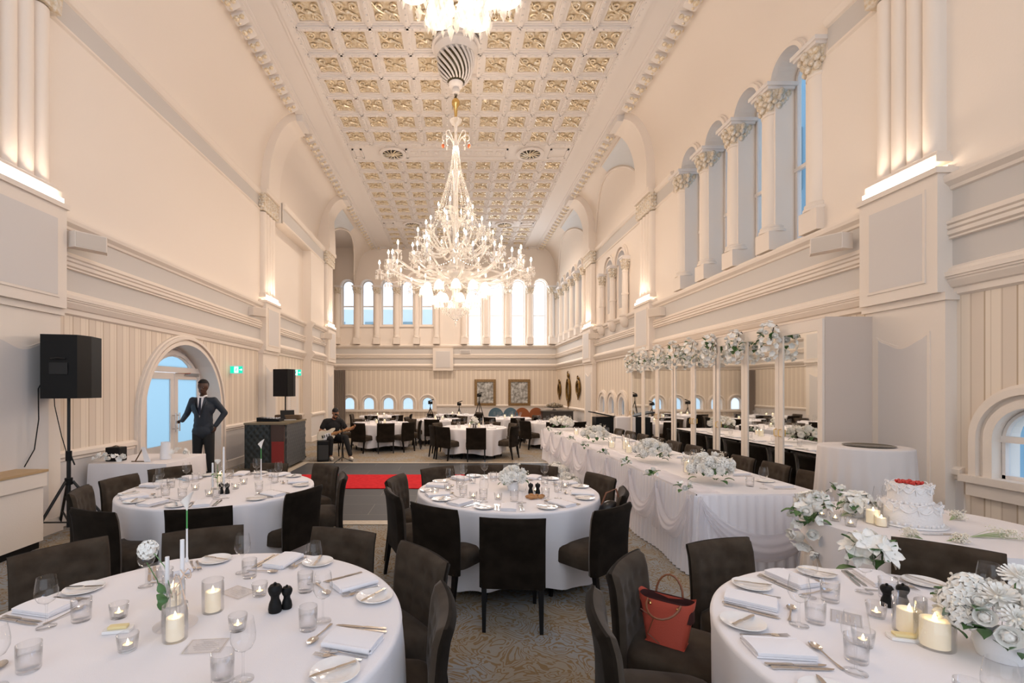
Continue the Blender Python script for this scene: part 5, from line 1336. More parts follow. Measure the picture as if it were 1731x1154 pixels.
for i in range(20):
    pts = []
    for k in range(9):
        t = k/8; z = 8.60-.52*t; r = .335*math.sqrt(max(0, 1-(max(0, t-.15)/.95)**2))*.98+.04; a = 2*PI*i/20+t*1.1; pts.append((r*cos(a), r*sin(a), z_(z)))
    m.tube(pts, [.030-.012*k/8 for k in range(9)], 6)
rose = m.build('ceiling_rose', WHITEP, ch, 50)
m = MB(); m.lathe([(.33,z_(8.60)),(.345,z_(8.50)),(.33,z_(8.35)),(.26,z_(8.2)),(.14,z_(8.08))], 24, cap=False); m.build('dark_core', DARKG, rose, 180)
m = MB(); 
for k in range(3): m.tube([(.03*cos(a), (.03*sin(a) if k % 2 else 0), z_(7.84-.05*k)+(.035*sin(a) if not k % 2 else .035*cos(a)*0)+(0 if not k % 2 else .03*cos(a))) for a in [2*PI*j/10 for j in range(10)]], .008, 5, closed=True)
m.tube([(0,0,z_(7.86)),(0,0,z_(7.70))], .012, 6); m.build('chain', DARKG, ch)
m = MB(); m.lathe([(0,z_(7.76)),(.05,z_(7.74)),(.085,z_(7.68)),(.08,z_(7.62)),(.04,z_(7.56)),(.03,z_(7.4)),(.022,z_(7.28)),(0,z_(7.28))], 20); m.build('gilt_ball', BRASS, ch, 50)
m = MB(); m.lathe([(.02,z_(7.28)),(.13,z_(7.30)),(.10,z_(7.24)),(.03,z_(7.18)),(.035,z_(6.9)),(.06,z_(6.8)),(.03,z_(6.7)),(.04,z_(6.3)),(.10,z_(6.22)),(.06,z_(6.1)),(.05,z_(5.4)),(.09,z_(5.2)),(.06,z_(5.0)),(.08,z_(4.5)),(.16,z_(4.3)),(.22,z_(4.15)),(.10,z_(4.0)),(.06,z_(3.5)),(.05,z_(3.4))], 20, cap=False); m.build('glass_stem', CRY, ch, 60)
m = MB()
for i in range(8): a = 2*PI*i/8; m.tube([(r*cos(a), r*sin(a), z_(z)) for (r, z) in ((.03,6.75),(.10,6.92),(.20,7.02),(.27,6.98),(.28,6.90),(.24,6.87))], .012, 6); drop(m, .27*cos(a), .27*sin(a), z_(6.86), .06)
m.build('crown', CRY, ch, 60)
m = MB()
for (x, y) in ((-.26,-.1),(.27,-.1)): m.ball((x, y, z_(6.72)), .03, 8, 6, sc=(1,1,1.5))
m.build('amber_drops', mat('amber_glass', (.75,.16,.05), .15), ch, 180)
m = MB()
for i in range(16):
    a = 2*PI*i/16; c, s_ = cos(a), sin(a)
    string(m, (.05*c,.05*s_,z_(6.75)), (.12*c,.12*s_,z_(6.22)), 16, .012); string(m, (.12*c,.12*s_,z_(6.22)), (.36*c,.36*s_,z_(5.42)), 26, .017)
    string(m, (.36*c,.36*s_,z_(5.42)), (.70*c,.70*s_,z_(4.85)), 16, .016, .12); string(m, (.50*c,.50*s_,z_(4.75)), (.95*c,.95*s_,z_(4.35)), 16, .015, .1)
for i in range(12):
    a, b = 2*PI*i/12, 2*PI*(i+1)/12; string(m, (1.25*cos(a),1.25*sin(a),z_(4.15)), (1.25*cos(b),1.25*sin(b),z_(4.15)), 14, .014, .14)
m.build('bead_strings', CRY, ch, kind='stuff')
arm_set(ch, 6, .05, z_(5.25), .36, z_(5.36), [(0,0,0)], .2, .15)
arm_set(ch, 10, .06, z_(4.75), .78, z_(4.83), [(0,0,0)], .1, .3)
arm_set(ch, 8, .06, z_(4.65), .56, z_(5.02), [(0,0,0)], .45, .2)
arm_set(ch, 10, .08, z_(4.3), .92, z_(4.45), [(0,0,0)], .35, .28)
arm_set(ch, 12, .10, z_(4.05), 1.38, z_(4.22), [(0,0,.12),(.18,.06,-.12),(.02,-.13,-.02)], .13, .20, 6, .12, 1.2)
m = MB(); m.lathe([(.02,z_(4.30)),(.35,z_(4.12)),(.42,z_(4.10)),(.30,z_(4.0)),(.05,z_(3.95))], 24, cap=False); m.lathe([(.95,z_(4.06)),(1.0,z_(4.04)),(.95,z_(4.02))], 40, cap=False); m.build('glass_plate', CRY, ch, 60)
sh = MB(); sh.lathe([(.02,.0),(.05,-.02),(.085,-.08),(.095,-.15),(.105,-.17)], 14, cap=False); shm = sh.mesh('shade', [SHADE], 60)
dr = MB()
for k in range(10): a = 2*PI*k/10; drop(dr, .10*cos(a), .10*sin(a), -.165, .045)
drm = dr.mesh('shade_drops', [CRY])
for (n, r, z, ph) in ((12, .66, 3.88, 0), (8, .42, 3.66, .2)):
    for i in range(n):
        a = ph+2*PI*i/n; o = link('lit_shade', shm, ch, (r*cos(a), r*sin(a), z_(z))); link('shade_drops', drm, o, kind='stuff')
m = MB()
for i in range(20): a = 2*PI*i/20; m.tube([(.05*cos(a),.05*sin(a),z_(3.95)), (.35*cos(a),.35*sin(a),z_(3.98)), (.66*cos(a),.66*sin(a),z_(3.88))], .007, 5) if i % 2 else None; string(m, (.28*cos(a),.28*sin(a),z_(3.38)), (.05*cos(a),.05*sin(a),z_(3.18)), 8, .014); string(m, (.06*cos(a),.06*sin(a),z_(3.62)), (.28*cos(a),.28*sin(a),z_(3.38)), 8, .013, .03); drop(m, .28*cos(a), .28*sin(a), z_(3.37), .05)
m.lathe([(.02,z_(3.42)),(.16,z_(3.40)),(.19,z_(3.37)),(.12,z_(3.26)),(.02,z_(3.22))], 20, cap=False); m.ball((0,0,z_(3.17)), .03, 8, 6); drop(m, 0, 0, z_(3.14), .07); m.build('bottom_basket', CRY, ch, kind='stuff')
def plight(loc, pw, r, nm='chandelier_light'):
    l = bpy.data.lights.new(nm, 'POINT'); l.energy = pw; l.color = WARM; l.shadow_soft_size = r; o = bpy.data.objects.new(nm, l); COL.objects.link(o); o.location = loc; return o
for k in range(4): a = PI/4+PI/2*k; plight((CX+1.45*cos(a), CY+1.45*sin(a), 3.25), LPOW*.17, .2)
plight((CX-.7, CY, 6.5), LPOW*.17, .2); plight((CX+.7, CY, 6.5), LPOW*.17, .2)
# second chandelier, only its lowest ring of lit drops hangs into the picture
SX, SY, SZ = .05, 3.30, 4.28
c2 = thing('crystal_chandelier', 'second chandelier cut off by the top edge, only lowest crystal drops visible', 'chandelier', (SX, SY, SZ))
for (n, r, z, ph) in ((7, .34, .42, .3), (5, .18, .34, 0)):
    for i in range(n): a = ph+2*PI*i/n; o = link('lit_shade', shm, c2, (r*cos(a), r*sin(a), z)); link('shade_drops', drm, o, kind='stuff')
m = MB(); m.tube([(0,0,.2),(0,0,4.58)], .04, 10)
for i in range(7): a = .3+2*PI*i/7; m.tube([(0,0,.6),(.2*cos(a),.2*sin(a),.62),(.34*cos(a),.34*sin(a),.42)], .012, 6)
for i in range(14): a = 2*PI*i/14; string(m, (.04*cos(a),.04*sin(a),.34), (.16*cos(a),.16*sin(a),.16), 6, .016); drop(m, .16*cos(a), .16*sin(a), .15, .07); drop(m, .34*cos(a), .34*sin(a), .24, .08)
drop(m, 0, 0, .12, .08); m.build('glass_stem', CRY, c2, 60)
arm_set(c2, 10, .08, 1.1, .85, 1.3, [(0,0,0)], .1, .25); 
m = MB(); m.lathe([(0,4.58),(.5,4.58),(.5,4.5),(.36,4.4),(.3,4.1),(.12,3.85),(0,3.8)], 24); m.build('ceiling_rose', WHITEP, c2, 50)
plight((SX, SY+.5, SZ+2.3), LPOW*.42, .25)
# ================================================================ speakers, desk, DJ booth, signs
def pa_speaker(loc, rz, w_, d_, h_, lab):
    t = thing('loudspeaker', lab, 'speaker', loc, rz); m = MB()
    m.prism([(-w_/2,-d_*.1),(-w_*.36,-d_*.5),(w_*.36,-d_*.5),(w_/2,-d_*.1),(w_/2,d_*.5),(-w_/2,d_*.5)], 0, h_); m.build('cabinet', BLACKP, t)
    m = MB(); m.box(-w_*.47, w_*.47, d_*.5, d_*.53, .02, h_-.02); m.build('front_grille', mat('speaker_grille', (.012,.012,.014), .7, spec=.2), t)
    m = MB(); m.box(-.09, .09, -d_*.53, -d_*.5, h_*.38, h_*.56); m.tube([(-.07,-d_*.54,h_*.62),(.0,-d_*.58,h_*.63),(.07,-d_*.54,h_*.62)], .01, 6); m.build('rear_panel', BLACKM, t); return t
def stand(loc, h, lab, base=True, spread=.42):
    t = thing('speaker_stand', lab, 'stand', loc); m = MB(); m.tube([(0,0,.12),(0,0,h*.55)], .022, 10); m.tube([(0,0,h*.5),(0,0,h)], .017, 10); m.build('pole', BLACKM, t, 60)
    m = MB(); m.lathe([(0,h*.55),(.032,h*.55),(.032,h*.62),(0,h*.62)], 12); m.tube([(.03,0,h*.58),(.07,0,h*.52)], .008, 6); m.build('clamp', BLACKP, t, 50)
    if base:
        m = MB(); m.lathe([(0,.62),(.04,.62),(.04,.70),(0,.70)], 12); m.build('collar', BLACKP, t)
        for k in range(3):
            a = 2*PI*k/3+.35; m = MB(); m.tube([(.04*cos(a),.04*sin(a),.66),(spread*1.15*cos(a),spread*1.15*sin(a),.025)], .016, 8); m.ball((spread*1.15*cos(a),spread*1.15*sin(a),.022), .022, 8, 6); m.tube([(.02*cos(a),.02*sin(a),.18),(spread*.75*cos(a),spread*.75*sin(a),.26)], .01, 6); m.build('leg', BLACKM, t, 60)
    return t
pa_speaker((-4.55, 5.62, 1.64), math.radians(14), .50, .42, .73, 'large black loudspeaker on a tripod by the left wall, near the camera')
stand((-4.55, 5.62, 0), 1.64, 'black tripod speaker stand near the left wall desk')
m = MB(); m.tube([(-4.75,5.6,2.0),(-4.85,5.55,1.75),(-4.80,5.5,1.4),(-4.85,5.5,1.05),(-4.84,5.36,.87)], .006, 6); m.build('speaker_cable', BLACKP, None, 60, label='thin black cable dangling behind the near loudspeaker', category='cable')
m = MB(); m.tube([(-4.72,5.6,1.95),(-4.7,5.6,1.55),(-4.62,5.6,1.2),(-4.56,5.6,1.0)], .005, 6); m.build('speaker_cable', BLACKP, None, 60, label='black cable running from the near loudspeaker down to its stand pole', category='cable')
pa_speaker((-4.25, 11.98, 1.56), math.radians(160), .44, .38, .68, 'black loudspeaker on a pole behind the tufted DJ booth')
stand((-4.25, 11.98, 0), 1.56, 'black pole stand rising behind the tufted DJ booth')
t = thing('white_cabinet', 'white cabinet with wooden top at the left edge holding a screen', 'cabinet', (-4.74, 4.2, 0))
m = MB(); m.box(-.22, .2, -.9, 1.06, .08, .68); m.build('cabinet_body', WALL, t); m = MB(); m.box(-.22, .225, -.92, 1.08, .68, .835); m.build('drawer_band', WALL, t)
m = MB(); m.box(-.22, .235, -.93, 1.09, .835, .86); m.build('wooden_top', mat('pale_oak', (.46,.31,.16), .5), t); m = MB(); m.box(-.22, .17, -.9, 1.04, 0, .08); m.build('plinth', BLACKP, t)
t = thing('monitor', 'black monitor with a blue screen on the white cabinet', 'monitor', (-4.72, 4.62, .86), math.radians(-62))
m = MB(); m.rbox(-.29, .29, -.015, .015, .05, .34, .006); m.build('screen_housing', BLACKP, t)
scr = mat('screen_blue', (.01,.02,.08), .3, emit=((.02,.09,.5), .5), noise=(5, (0,0,.01)))
m = MB(); m.box(-.27, .27, -.018, -.0152, .07, .325); m.build('screen', scr, t); m = MB(); m.box(-.1, .1, -.08, .08, 0, .012); m.box(-.03, .03, .0, .02, .01, .12); m.build('stand_foot', BLACKP, t)
# DJ booth with tufted panels
TUFT = mat('tufted_grey', (.09,.095,.10), .5); TUFTD = mat('tufted_dark', (.022,.026,.024), .45)
def tuft(m, ax, p0, p1, z0, z1, plane, out):
    def fn(u, v):
        s_ = p0+(p1-p0)*u; z = z0+(z1-z0)*v; a, b = (s_-p0)/.13, (z-z0)/.16
        h = abs(sin(PI*(a+b))*sin(PI*(a-b)))**.5*.022
        return (plane+out*h, s_, z) if ax == 'x' else (s_, plane+out*h, z)
    m.grid(40, 40, fn)
t = thing('dj_booth', 'dark DJ booth with tufted padded front panels beside the left wall', 'booth', (-4.05, 10.9, 0))
m = MB(); m.box(-.42, .40, -.70, .70, .04, .98); m.build('booth_body', mat('dark_red_brown', (.07,.04,.03), .5), t)
m = MB(); tuft(m, 'y', -.42, .10, .06, .98, -.71, -1); m.box(-.44, .12, -.71, -.69, .04, 1.0); m.build('tufted_panel', TUFTD, t, 60)
m = MB(); tuft(m, 'x', -.62, .70, .06, .98, .41, 1); m.box(.40, .41, -.64, .72, .04, 1.0); m.build('tufted_panel', TUFT, t, 60)
m = MB(); m.box(-.45, .44, -.73, .73, .98, 1.02); m.build('booth_top', mat('booth_top', (.20,.16,.10), .3), t)
m = MB(); m.box(.14, .40, -.715, -.70, .1, .62); m.build('red_panel', mat('deep_red', (.25,.02,.015), .5), t)
t = thing('mixing_console', 'black mixing console on the DJ booth', 'mixer', (-4.12, 10.75, 1.02)); m = MB(); m.prism([(-.28,0),(.22,0),(.22,.05),(-.28,.09)], -.16, .16, lambda u, v, h: (u, h, v)); m.build('console_body', BLACKP, t)
m = MB()
for i in range(6):
    for j in range(3): m.lathe([(0,0),(.012,0),(.010,.02),(0,.02)], 8, (-.2+.07*i, -.1+.09*j, .065))
m.build('knobs', SILVER, t, kind='stuff')
t = thing('laptop', 'open laptop standing on the far part of the DJ booth', 'laptop', (-3.92, 11.25, 1.02), .5); m = MB(); m.box(-.16, .16, -.11, .11, 0, .018); m.build('keyboard_base', SILVER, t); m = MB(); m.prism([(.10,.018),(.115,.018),(.17,.22),(.155,.22)], -.16, .16, lambda u, v, h: (h, u, v)); m.build('lid', BLACKP, t)
m = MB(); m.rbox(-.30, .30, -.1, .1, 0, .11, .02); m.build('brown_case', mat('brown_case', (.10,.06,.03), .5), None, 0, (-3.98, 11.42, 1.02), label='brown equipment case at the far end of the DJ booth top', category='case')
GREEN = mat('exit_green', (.0,.35,.2), .5, emit=((.0,.62,.40), 1.3)); WL_ = mat('sign_white', (.9,.9,.9), .5, emit=((.75,.95,.95), 1.8))
for (y, z, lab) in ((10.62, 2.10, 'green emergency exit sign on the left wall right of the arched door'), (14.6, 2.16, 'green emergency exit sign on the left wall behind the loudspeaker')):
    t = thing('exit_sign', lab, 'sign', (-4.83, y, z), 0, 'exit signs'); s_ = 1.0 if y < 12 else 1.15
    m = MB(); m.box(-.17*s_, .13*s_, -.03, .03, -.02, .17*s_); m.build('sign_box', WHITEG, t)
    m = MB(); m.box(-.15*s_, .12*s_, -.036, -.030, .0, .15*s_); m.build('sign_face', GREEN, t)
    m = MB(); m.box(-.06*s_, .03*s_, -.040, -.036, .01, .14*s_)
    m.build('door_symbol', WL_, t)
    m = MB(); m.ball((-.005*s_, -.042, .122*s_), .011*s_, 8, 6, sc=(1,.2,1))
    for (a, b, r) in (((-.008,.108),(-.02,.07),.010), ((-.02,.07),(.0,.045),.007), ((.0,.045),(-.005,.02),.006), ((-.02,.07),(-.035,.045),.007), ((-.035,.045),(-.052,.045),.006), ((-.008,.1),(.012,.082),.005), ((-.012,.1),(-.032,.09),.005)): m.tube([(a[0]*s_,-.042,a[1]*s_),(b[0]*s_,-.042,b[1]*s_)], r*s_, 6)
    m.build('running_figure', GREEN, t)
    m = MB(); m.tube([(.05*s_,-.041,.075*s_),(.10*s_,-.041,.075*s_)], .005, 4); m.add([(.115*s_,-.042,.075*s_),(.09*s_,-.042,.1*s_),(.09*s_,-.042,.05*s_)], [(0,1,2)]); m.build('arrow', WL_, t)
def wspk(loc, rz, lab):
    t = thing('wall_speaker', lab, 'speaker', loc, rz, 'cream wall speakers'); m = MB(); m.prism([(-.23,0),(.23,0),(.17,.16),(-.17,.16)], -.10, .10, lambda u, v, h: (u, -v, h)); m.build('speaker_body', WALL, t)
    m = MB(); m.prism([(-.015,-.167),(.015,-.167)] if 0 else [(-.16,.160),(.16,.160),(.16,.166),(-.16,.166)], -.09, .09, lambda u, v, h: (u, -v, h)); m.build('grille', mat('cream_grille', (.62,.54,.46), .7) if 'cg' not in ALL else ALL['cg'], t); ALL['cg'] = bpy.data.materials.get('cream_grille'); m = MB(); m.box(-.04, .04, 0, .10, -.04, .04); m.build('bracket', BLACKP, t); return t
for (s_, y, dd, lab) in ((-1, 6.15, .25, 'cream wall speaker above the near left wall, beside the pilaster box'), (-1, 11.65, .15, 'cream wall speaker just before the second left pilaster'), (-1, 16.9, .42, 'cream wall speaker before the far left pilaster'),
        (1, 6.2, .25, 'cream wall speaker beside the near right pilaster box'), (1, 11.7, .15, 'cream wall speaker before the second right pilaster'), (1, 16.9, .15, 'cream wall speaker before the far right pilaster')):
    X = XL if s_ < 0 else XR; wspk((s_*(X-dd), y, 3.62), math.radians(55 if s_ < 0 else -55)+ (0), lab)
# ================================================================ pictures, gilt mirrors, curtain, sideboard, lectern, tripod
ART = mat('grey_print', (.62,.62,.60), .6, noise=(7, (.16,.15,.13), 8))
for (a, b, lab) in ((802, 838, 'left framed grey print on the back wall'), (859, 896, 'right framed grey print on the back wall')):
    x0, x1 = (a-VX)*YB/FPX, (b-VX)*YB/FPX; z0, z1 = CH-(686-VY)*YB/FPX+.02, CH-(641-VY)*YB/FPX; t = thing('framed_picture', lab, 'picture', ((x0+x1)/2, YB-.03, z0), 0, 'framed prints'); w2, h = (x1-x0)/2, z1-z0; fr = .13
    m = MB(); m.box(-w2, w2, -.05, .02, 0, fr); m.box(-w2, w2, -.05, .02, h-fr, h); m.box(-w2, -w2+fr, -.05, .02, fr, h-fr); m.box(w2-fr, w2, -.05, .02, fr, h-fr); m.build('frame', mat('dark_gilt_frame', (.16,.09,.03), .4, .4, noise=(20,(.30,.18,.07))) if 'fr' not in ALL else ALL['fr'], t); ALL['fr'] = bpy.data.materials['dark_gilt_frame']
    m = MB(); m.box(-w2+fr, w2-fr, -.02, 0, fr, h-fr); m.build('print', ART, t)
OLDG = mat('old_gold', (.26,.15,.035), .35, .75, noise=(25,(.10,.055,.015)))
for (y, zc, h, w_, lab) in ((23.1, 1.72, .95, .46, 'left small oval gilt mirror on the far right wall'), (21.3, 1.70, 1.68, .62, 'large ornate gilt eagle-topped mirror between the two small ones'), (19.6, 1.80, .98, .50, 'right oval gilt mirror on the far right wall')):
    t = thing('gilt_mirror', lab, 'mirror', (XR-.06, y, zc), 0, 'gilt mirrors'); m = MB(); ov = h*.30
    m.tube([(0, w_/2*cos(a), ov*sin(a)) for a in [2*PI*i/28 for i in range(28)]], .05, 8, closed=True)
    m.tube([(-.02, w_/2*.75*cos(a), ov*.8*sin(a)) for a in [2*PI*i/28 for i in range(28)]], .02, 6, closed=True)
    for sg in (-1, 1):
        m.tube([(0,sg*.02,ov),(0,sg*.10,ov+h*.05),(0,sg*.14,ov+h*.10),(0,sg*.06,ov+h*.13)], .025, 6); m.tube([(0,sg*.02,-ov-h*.14),(0,sg*.09,-ov-h*.05),(0,sg*.14,-ov*.9)], .025, 6)
    m.ball((0,0,ov+h*.08), .07, 8, 6, sc=(.6,.8,1.3)); m.tube([(0,0,ov+h*.1),(-.02,.03,ov+h*.16),(-.02,-.03,ov+h*.2),(-.02,-.09,ov+h*.19)], [.04,.03,.025,.012], 8); m.ball((0,0,-ov-h*.16), .045, 8, 6, sc=(.6,1,1.6)); m.build('gilt_frame', OLDG, t, 60)
    m = MB(); m.lathe([(0,0),(1,0)], 28, cap=False); m.v = [(0, v_[0]*w_/2*.98, v_[1]*ov*.98) for v_ in m.v]; m.build('glass', mat('dim_mirror', (.35,.33,.26), .15, 1) if 'dm' not in ALL else ALL['dm'], t); ALL['dm'] = bpy.data.materials['dim_mirror']
m = MB(); m.grid(60, 10, lambda u, v: (-6.0+.62*u, 23.55+.05*sin(u*PI*16)*(.6+.4*v), .02+2.66*v)); m.build('curtain', mat('taupe_curtain', (.27,.22,.19), .85), None, 180, label='taupe curtain hanging at the left end of the back wall', category='curtain')
t = thing('sideboard', 'dark sideboard under the gilt mirrors at the far right', 'sideboard', (4.2, 19.6, 0)); m = MB(); m.box(-.62, .62, -.3, .3, .08, .84); m.build('body', mat('dark_wood', (.03,.026,.022), .4), t); m = MB(); m.box(-.66, .66, -.33, .33, .84, .88); m.build('top', mat('stone_top', (.2,.19,.17), .3), t)
for k in range(2): m = MB(); m.box(-.58+.6*k, -.03+.6*k, -.315, -.3, .12, .80); m.build('door', mat('dark_wood_door', (.04,.034,.028), .4) if k == 0 else bpy.data.materials['dark_wood_door'], t)
t = thing('silver_platter', 'silver platters heaped with fruit on the dark sideboard', 'platter', (4.1, 19.55, .88)); m = MB(); m.lathe([(0,.0),(.12,.0),(.05,.03),(.05,.08),(.40,.12),(.42,.14),(0,.13)], 24); m.build('platter', SILVER, t, 40); m = MB()
for k in range(30): a = k*2.4; r = .34*math.sqrt(k/30); m.ball((r*cos(a), r*sin(a), .17+.10*(1-r/.34)), .055, 7, 5)
m.build('fruit', mat('pale_fruit', (.28,.24,.16), .4, noise=(9,(.12,.08,.05))), t, kind='stuff')
lx = (1020-VX)*12.7/FPX
t = thing('lectern', 'black lectern with slanted top beyond the mirrored cabinets', 'lectern', (lx, 12.7, 0)); m = MB(); m.prism([(-.25,0),(.25,0),(.25,1.0),(-.25,1.0)], -.18, .18, lambda u, v, h: (u, h, v)); m.build('body', BLACKP, t); m = MB(); m.prism([(-.34,1.12),(.34,.98),(.34,1.01),(-.34,1.15)], -.24, .24, lambda u, v, h: (u, h, v)); m.build('slanted_top', BLACKP, t)
m = MB(); m.rbox(-.19, .19, -.18, .18, 0, 1.02, .02); m.build('draped_pedestal', CLOTH, None, 0, ((1050-VX)*12.5/FPX, 12.5, 0), label='white cloth draped pedestal right of the black lectern', category='pedestal')
def tripod(loc, h, lab, cam_=True):
    t = thing('camera_tripod', lab, 'tripod', loc)
    for k in range(3): a = 2*PI*k/3+.5; m = MB(); m.tube([(0,0,h*.86),(.42*cos(a),.42*sin(a),.01)], [.018,.012], 8); m.build('leg', BLACKM, t, 60)
    m = MB(); m.tube([(0,0,h*.8),(0,0,h)], .015, 8); m.ball((0,0,h*.86), .03, 8, 6); m.build('centre_column', BLACKM, t, 60)
    if cam_: m = MB(); m.rbox(-.09, .09, -.06, .06, h, h+.12, .015); m.tube([(0,-.06,h+.06),(0,-.2,h+.06)], .045, 10); m.tube([(-.09,0,h+.12),(.14,-.03,h+.2)], .02, 6); m.build('camera_body', BLACKP, t, 50)
    return t
tripod(((810-VX)*20.6/FPX, 20.6, 0), 1.40, 'black tripod with video camera in front of the left framed print'); tripod(((790-VX)*20.6/FPX-.35, 20.9, 0), 1.02, 'lower black tripod left of the camera tripod')
tripod(((727-VX)*20/FPX, 20.2, 0), 1.10, 'thin black phone stand below the rightmost low back window')
# panelled service door on the left wall beyond the DJ booth
NDOOR = MB(); NDOOR.prism([(14.15,0),(15.15,0),(15.15,2.08),(14.15,2.08)], 0, .05, lambda u, v, o: WL(u, v, o)); d2 = struct(NDOOR, 'door_2', WHITEP)
m = MB()
for k in range(7): m.prism([(14.4,1.5-.06*k),(14.9,1.5-.06*k),(14.9,1.53-.06*k),(14.4,1.53-.06*k)], .05, .06, lambda u, v, o: WL(u, v, o))
m.build('louvre', WALL, d2)
# ================================================================ reception table
rx0, rx1, ry0, ry1, RH = -4.88, -3.84, 6.35, 7.35, .75
t = thing('reception_table', 'rectangular reception table under white cloth by the arched door', 'table', ((rx0+rx1)/2, (ry0+ry1)/2, 0)); m = MB(); m.box(-.52, .52, -.48, .48, RH-.03, RH-.003); m.build('tabletop', BLACKW, t)
for sx in (-1,1):
    for sy_ in (-1,1): m = MB(); m.tube([(sx*.45, sy_*.42, 0),(sx*.45, sy_*.42, RH-.03)], .02, 8); m.build('leg', BLACKM, t)
m = MB(); per = [(rx0,ry0),(rx1,ry0),(rx1,ry1),(rx0,ry1)]; v = []; f = []; ring = []
for k in range(4):
    a, b = per[k], per[(k+1) % 4]
    for i in range(24): u = i/24; ring.append((a[0]+(b[0]-a[0])*u, a[1]+(b[1]-a[1])*u))
n = len(ring); cxr, cyr = (rx0+rx1)/2, (ry0+ry1)/2
for j, z in enumerate((RH, RH-.01, .6, .45, .3, .12)):
    for i, (x, y) in enumerate(ring): d = (0 if j < 1 else .004)+.05*(RH-z)*(1+sin(i*.9)*.9); L_ = math.hypot(x-cxr, y-cyr); sx = (x-cxr)/L_; sy_ = (y-cyr)/L_; v.append((max(x+sx*d, -4.92), y+sy_*d, z))
for j in range(5):
    for i in range(n): f.append((j*n+i, j*n+(i+1) % n, (j+1)*n+(i+1) % n, (j+1)*n+i))
f.append(tuple(range(n))); m.add(v, f); m.build('tablecloth', CLOTH, None, 60, label='white cloth with overlay on the reception table', category='tablecloth')
t = thing('card_box', 'small black lidded box on the reception table', 'box', (-4.70, 6.62, RH+.003)); m = MB(); m.rbox(-.10, .10, -.08, .08, 0, .19, .01); m.build('box_body', BLACKP, t); m = MB(); m.tube([(-.06,0,.19),(0,0,.21),(.06,0,.19)], .008, 6); m.build('lid_handle', SILVER, t)
arrangement((-4.66, 6.42, RH+.003), .20, .05, .10, 14, 'row of white fabric flowers along the front of the reception table', kinds=('orchid','rose'), seed=90, leaves=0, vase=False, sprigs=0)
arrangement((-4.05, 6.9, RH+.003), .20, .14, .12, 14, 'white flowers at the right rear of the reception table', kinds=('rose','orchid'), seed=91, leaves=2, vase=False, sprigs=0)
t = thing('table_easel', 'small wooden easel with white card on the reception table', 'easel', (-4.28, 6.52, RH+.003)); m = MB(); m.tube([(-.09,0,0),(0,.02,.18)], .008, 6); m.tube([(.0,.0,.18),(.06,.0,.0)], .006, 6); m.tube([(-.14,0,.004),(.12,0,.004)], .007, 6); m.build('frame', mat('easel_wood', (.12,.07,.03), .6), t); m = MB(); m.prism([(.04,0),(.13,0),(.05,.20),(.0,.20)], -.01, -.005, lambda u, v, h: (u, h, v)); m.build('card', WHITEG, t)
m = MB(); m.lathe([(0,0),(.075,0),(.07,.1),(.06,.24),(.055,.24),(.06,.02),(0,.02)], 20); m.build('white_vase', WHITEG, None, 50, (-4.12, 6.8, RH+.003), label='white cylindrical vase on the reception table', category='vase')
# ================================================================ handbag and dark bag
t = thing('handbag', 'coral red leather tote handbag standing on a velvet chair', 'bag', (1.07, 2.40, .476), math.radians(-38)); t.scale = (.92,.92,.92); CORAL = mat('coral_leather', (.52,.085,.05), .5, bump=(150,.001)); TAN = mat('tan_leather', (.20,.07,.03), .5)
m = MB(); b0 = [(-.10,-.055),(.10,-.055),(.10,.055),(-.10,.055)]; t0 = [(-.145,-.05),(.145,-.05),(.145,.05),(-.145,.05)]
m.grid(32, 9, lambda u, v: (lambda a, w_, dd: (math.copysign(abs(cos(a))**.35, cos(a))*w_, math.copysign(abs(sin(a))**.55, sin(a))*dd, .25*v+(.012*cos(2*a) if v > .9 else 0)))(2*PI*u, .10+.045*v, .055-.004*v+.006*sin(2*PI*u*3)*v), wrap=True)
m.add([(x, y, .001) for x, y in b0], [(0,1,2,3)]); m.build('body', CORAL, t, 60)
m = MB(); m.grid(32, 2, lambda u, v: (lambda a: (math.copysign(abs(cos(a))**.35, cos(a))*.138, math.copysign(abs(sin(a))**.55, sin(a))*.046, .245-.10*v))(2*PI*u), wrap=True); m.add([(x*.9, y*.9, .145) for x, y in t0], [(0,1,2,3)]); m.build('lining', mat('dark_red_lining', (.05,.01,.008), .8), t)
for sg, up in ((1, 1), (-1, 0)):
    m = MB(); pts = [(-.07, sg*.055, .22)]
    for i in range(11): a = PI*i/10; pts.append((-.07*cos(a)*(1 if up else 1.2), sg*(.055+(.02 if up else .13)*sin(a)),   .235+(.11 if up else -.04)*sin(a)))
    pts.append((.07, sg*.055, .22)); m.tube(pts, .006, 6); m.build('handle', TAN, t, 60)
m = MB()
for sx in (-.07,.07):
    for sg in (-1,1): m.ball((sx, sg*.058, .215), .009, 8, 6)
m.build('ring', BRASS, t)
m = MB(); m.tube([(-.12,-.06,.17),(-.05,-.065,.14),(-.08,-.07,.05),(-.02,-.066,-.0+.01)], .003, 5); m.build('cord_strap', TAN, t)
t = thing('shoulder_bag', 'dark shoulder bag over the back of a chair right of the centre table', 'bag', (1.43, 4.36, .52)); m = MB(); m.ball((0,0,.08), .13, 14, 10, sc=(.9,.6,1.0)); m.build('body', mat('black_leather', (.012,.010,.010), .3), t, 180); m = MB(); m.tube([(-.1,0,.12),(-.03,.03,.27),(.06,.03,.31),(.11,0,.12)], .008, 6); m.build('strap', TAN, t)
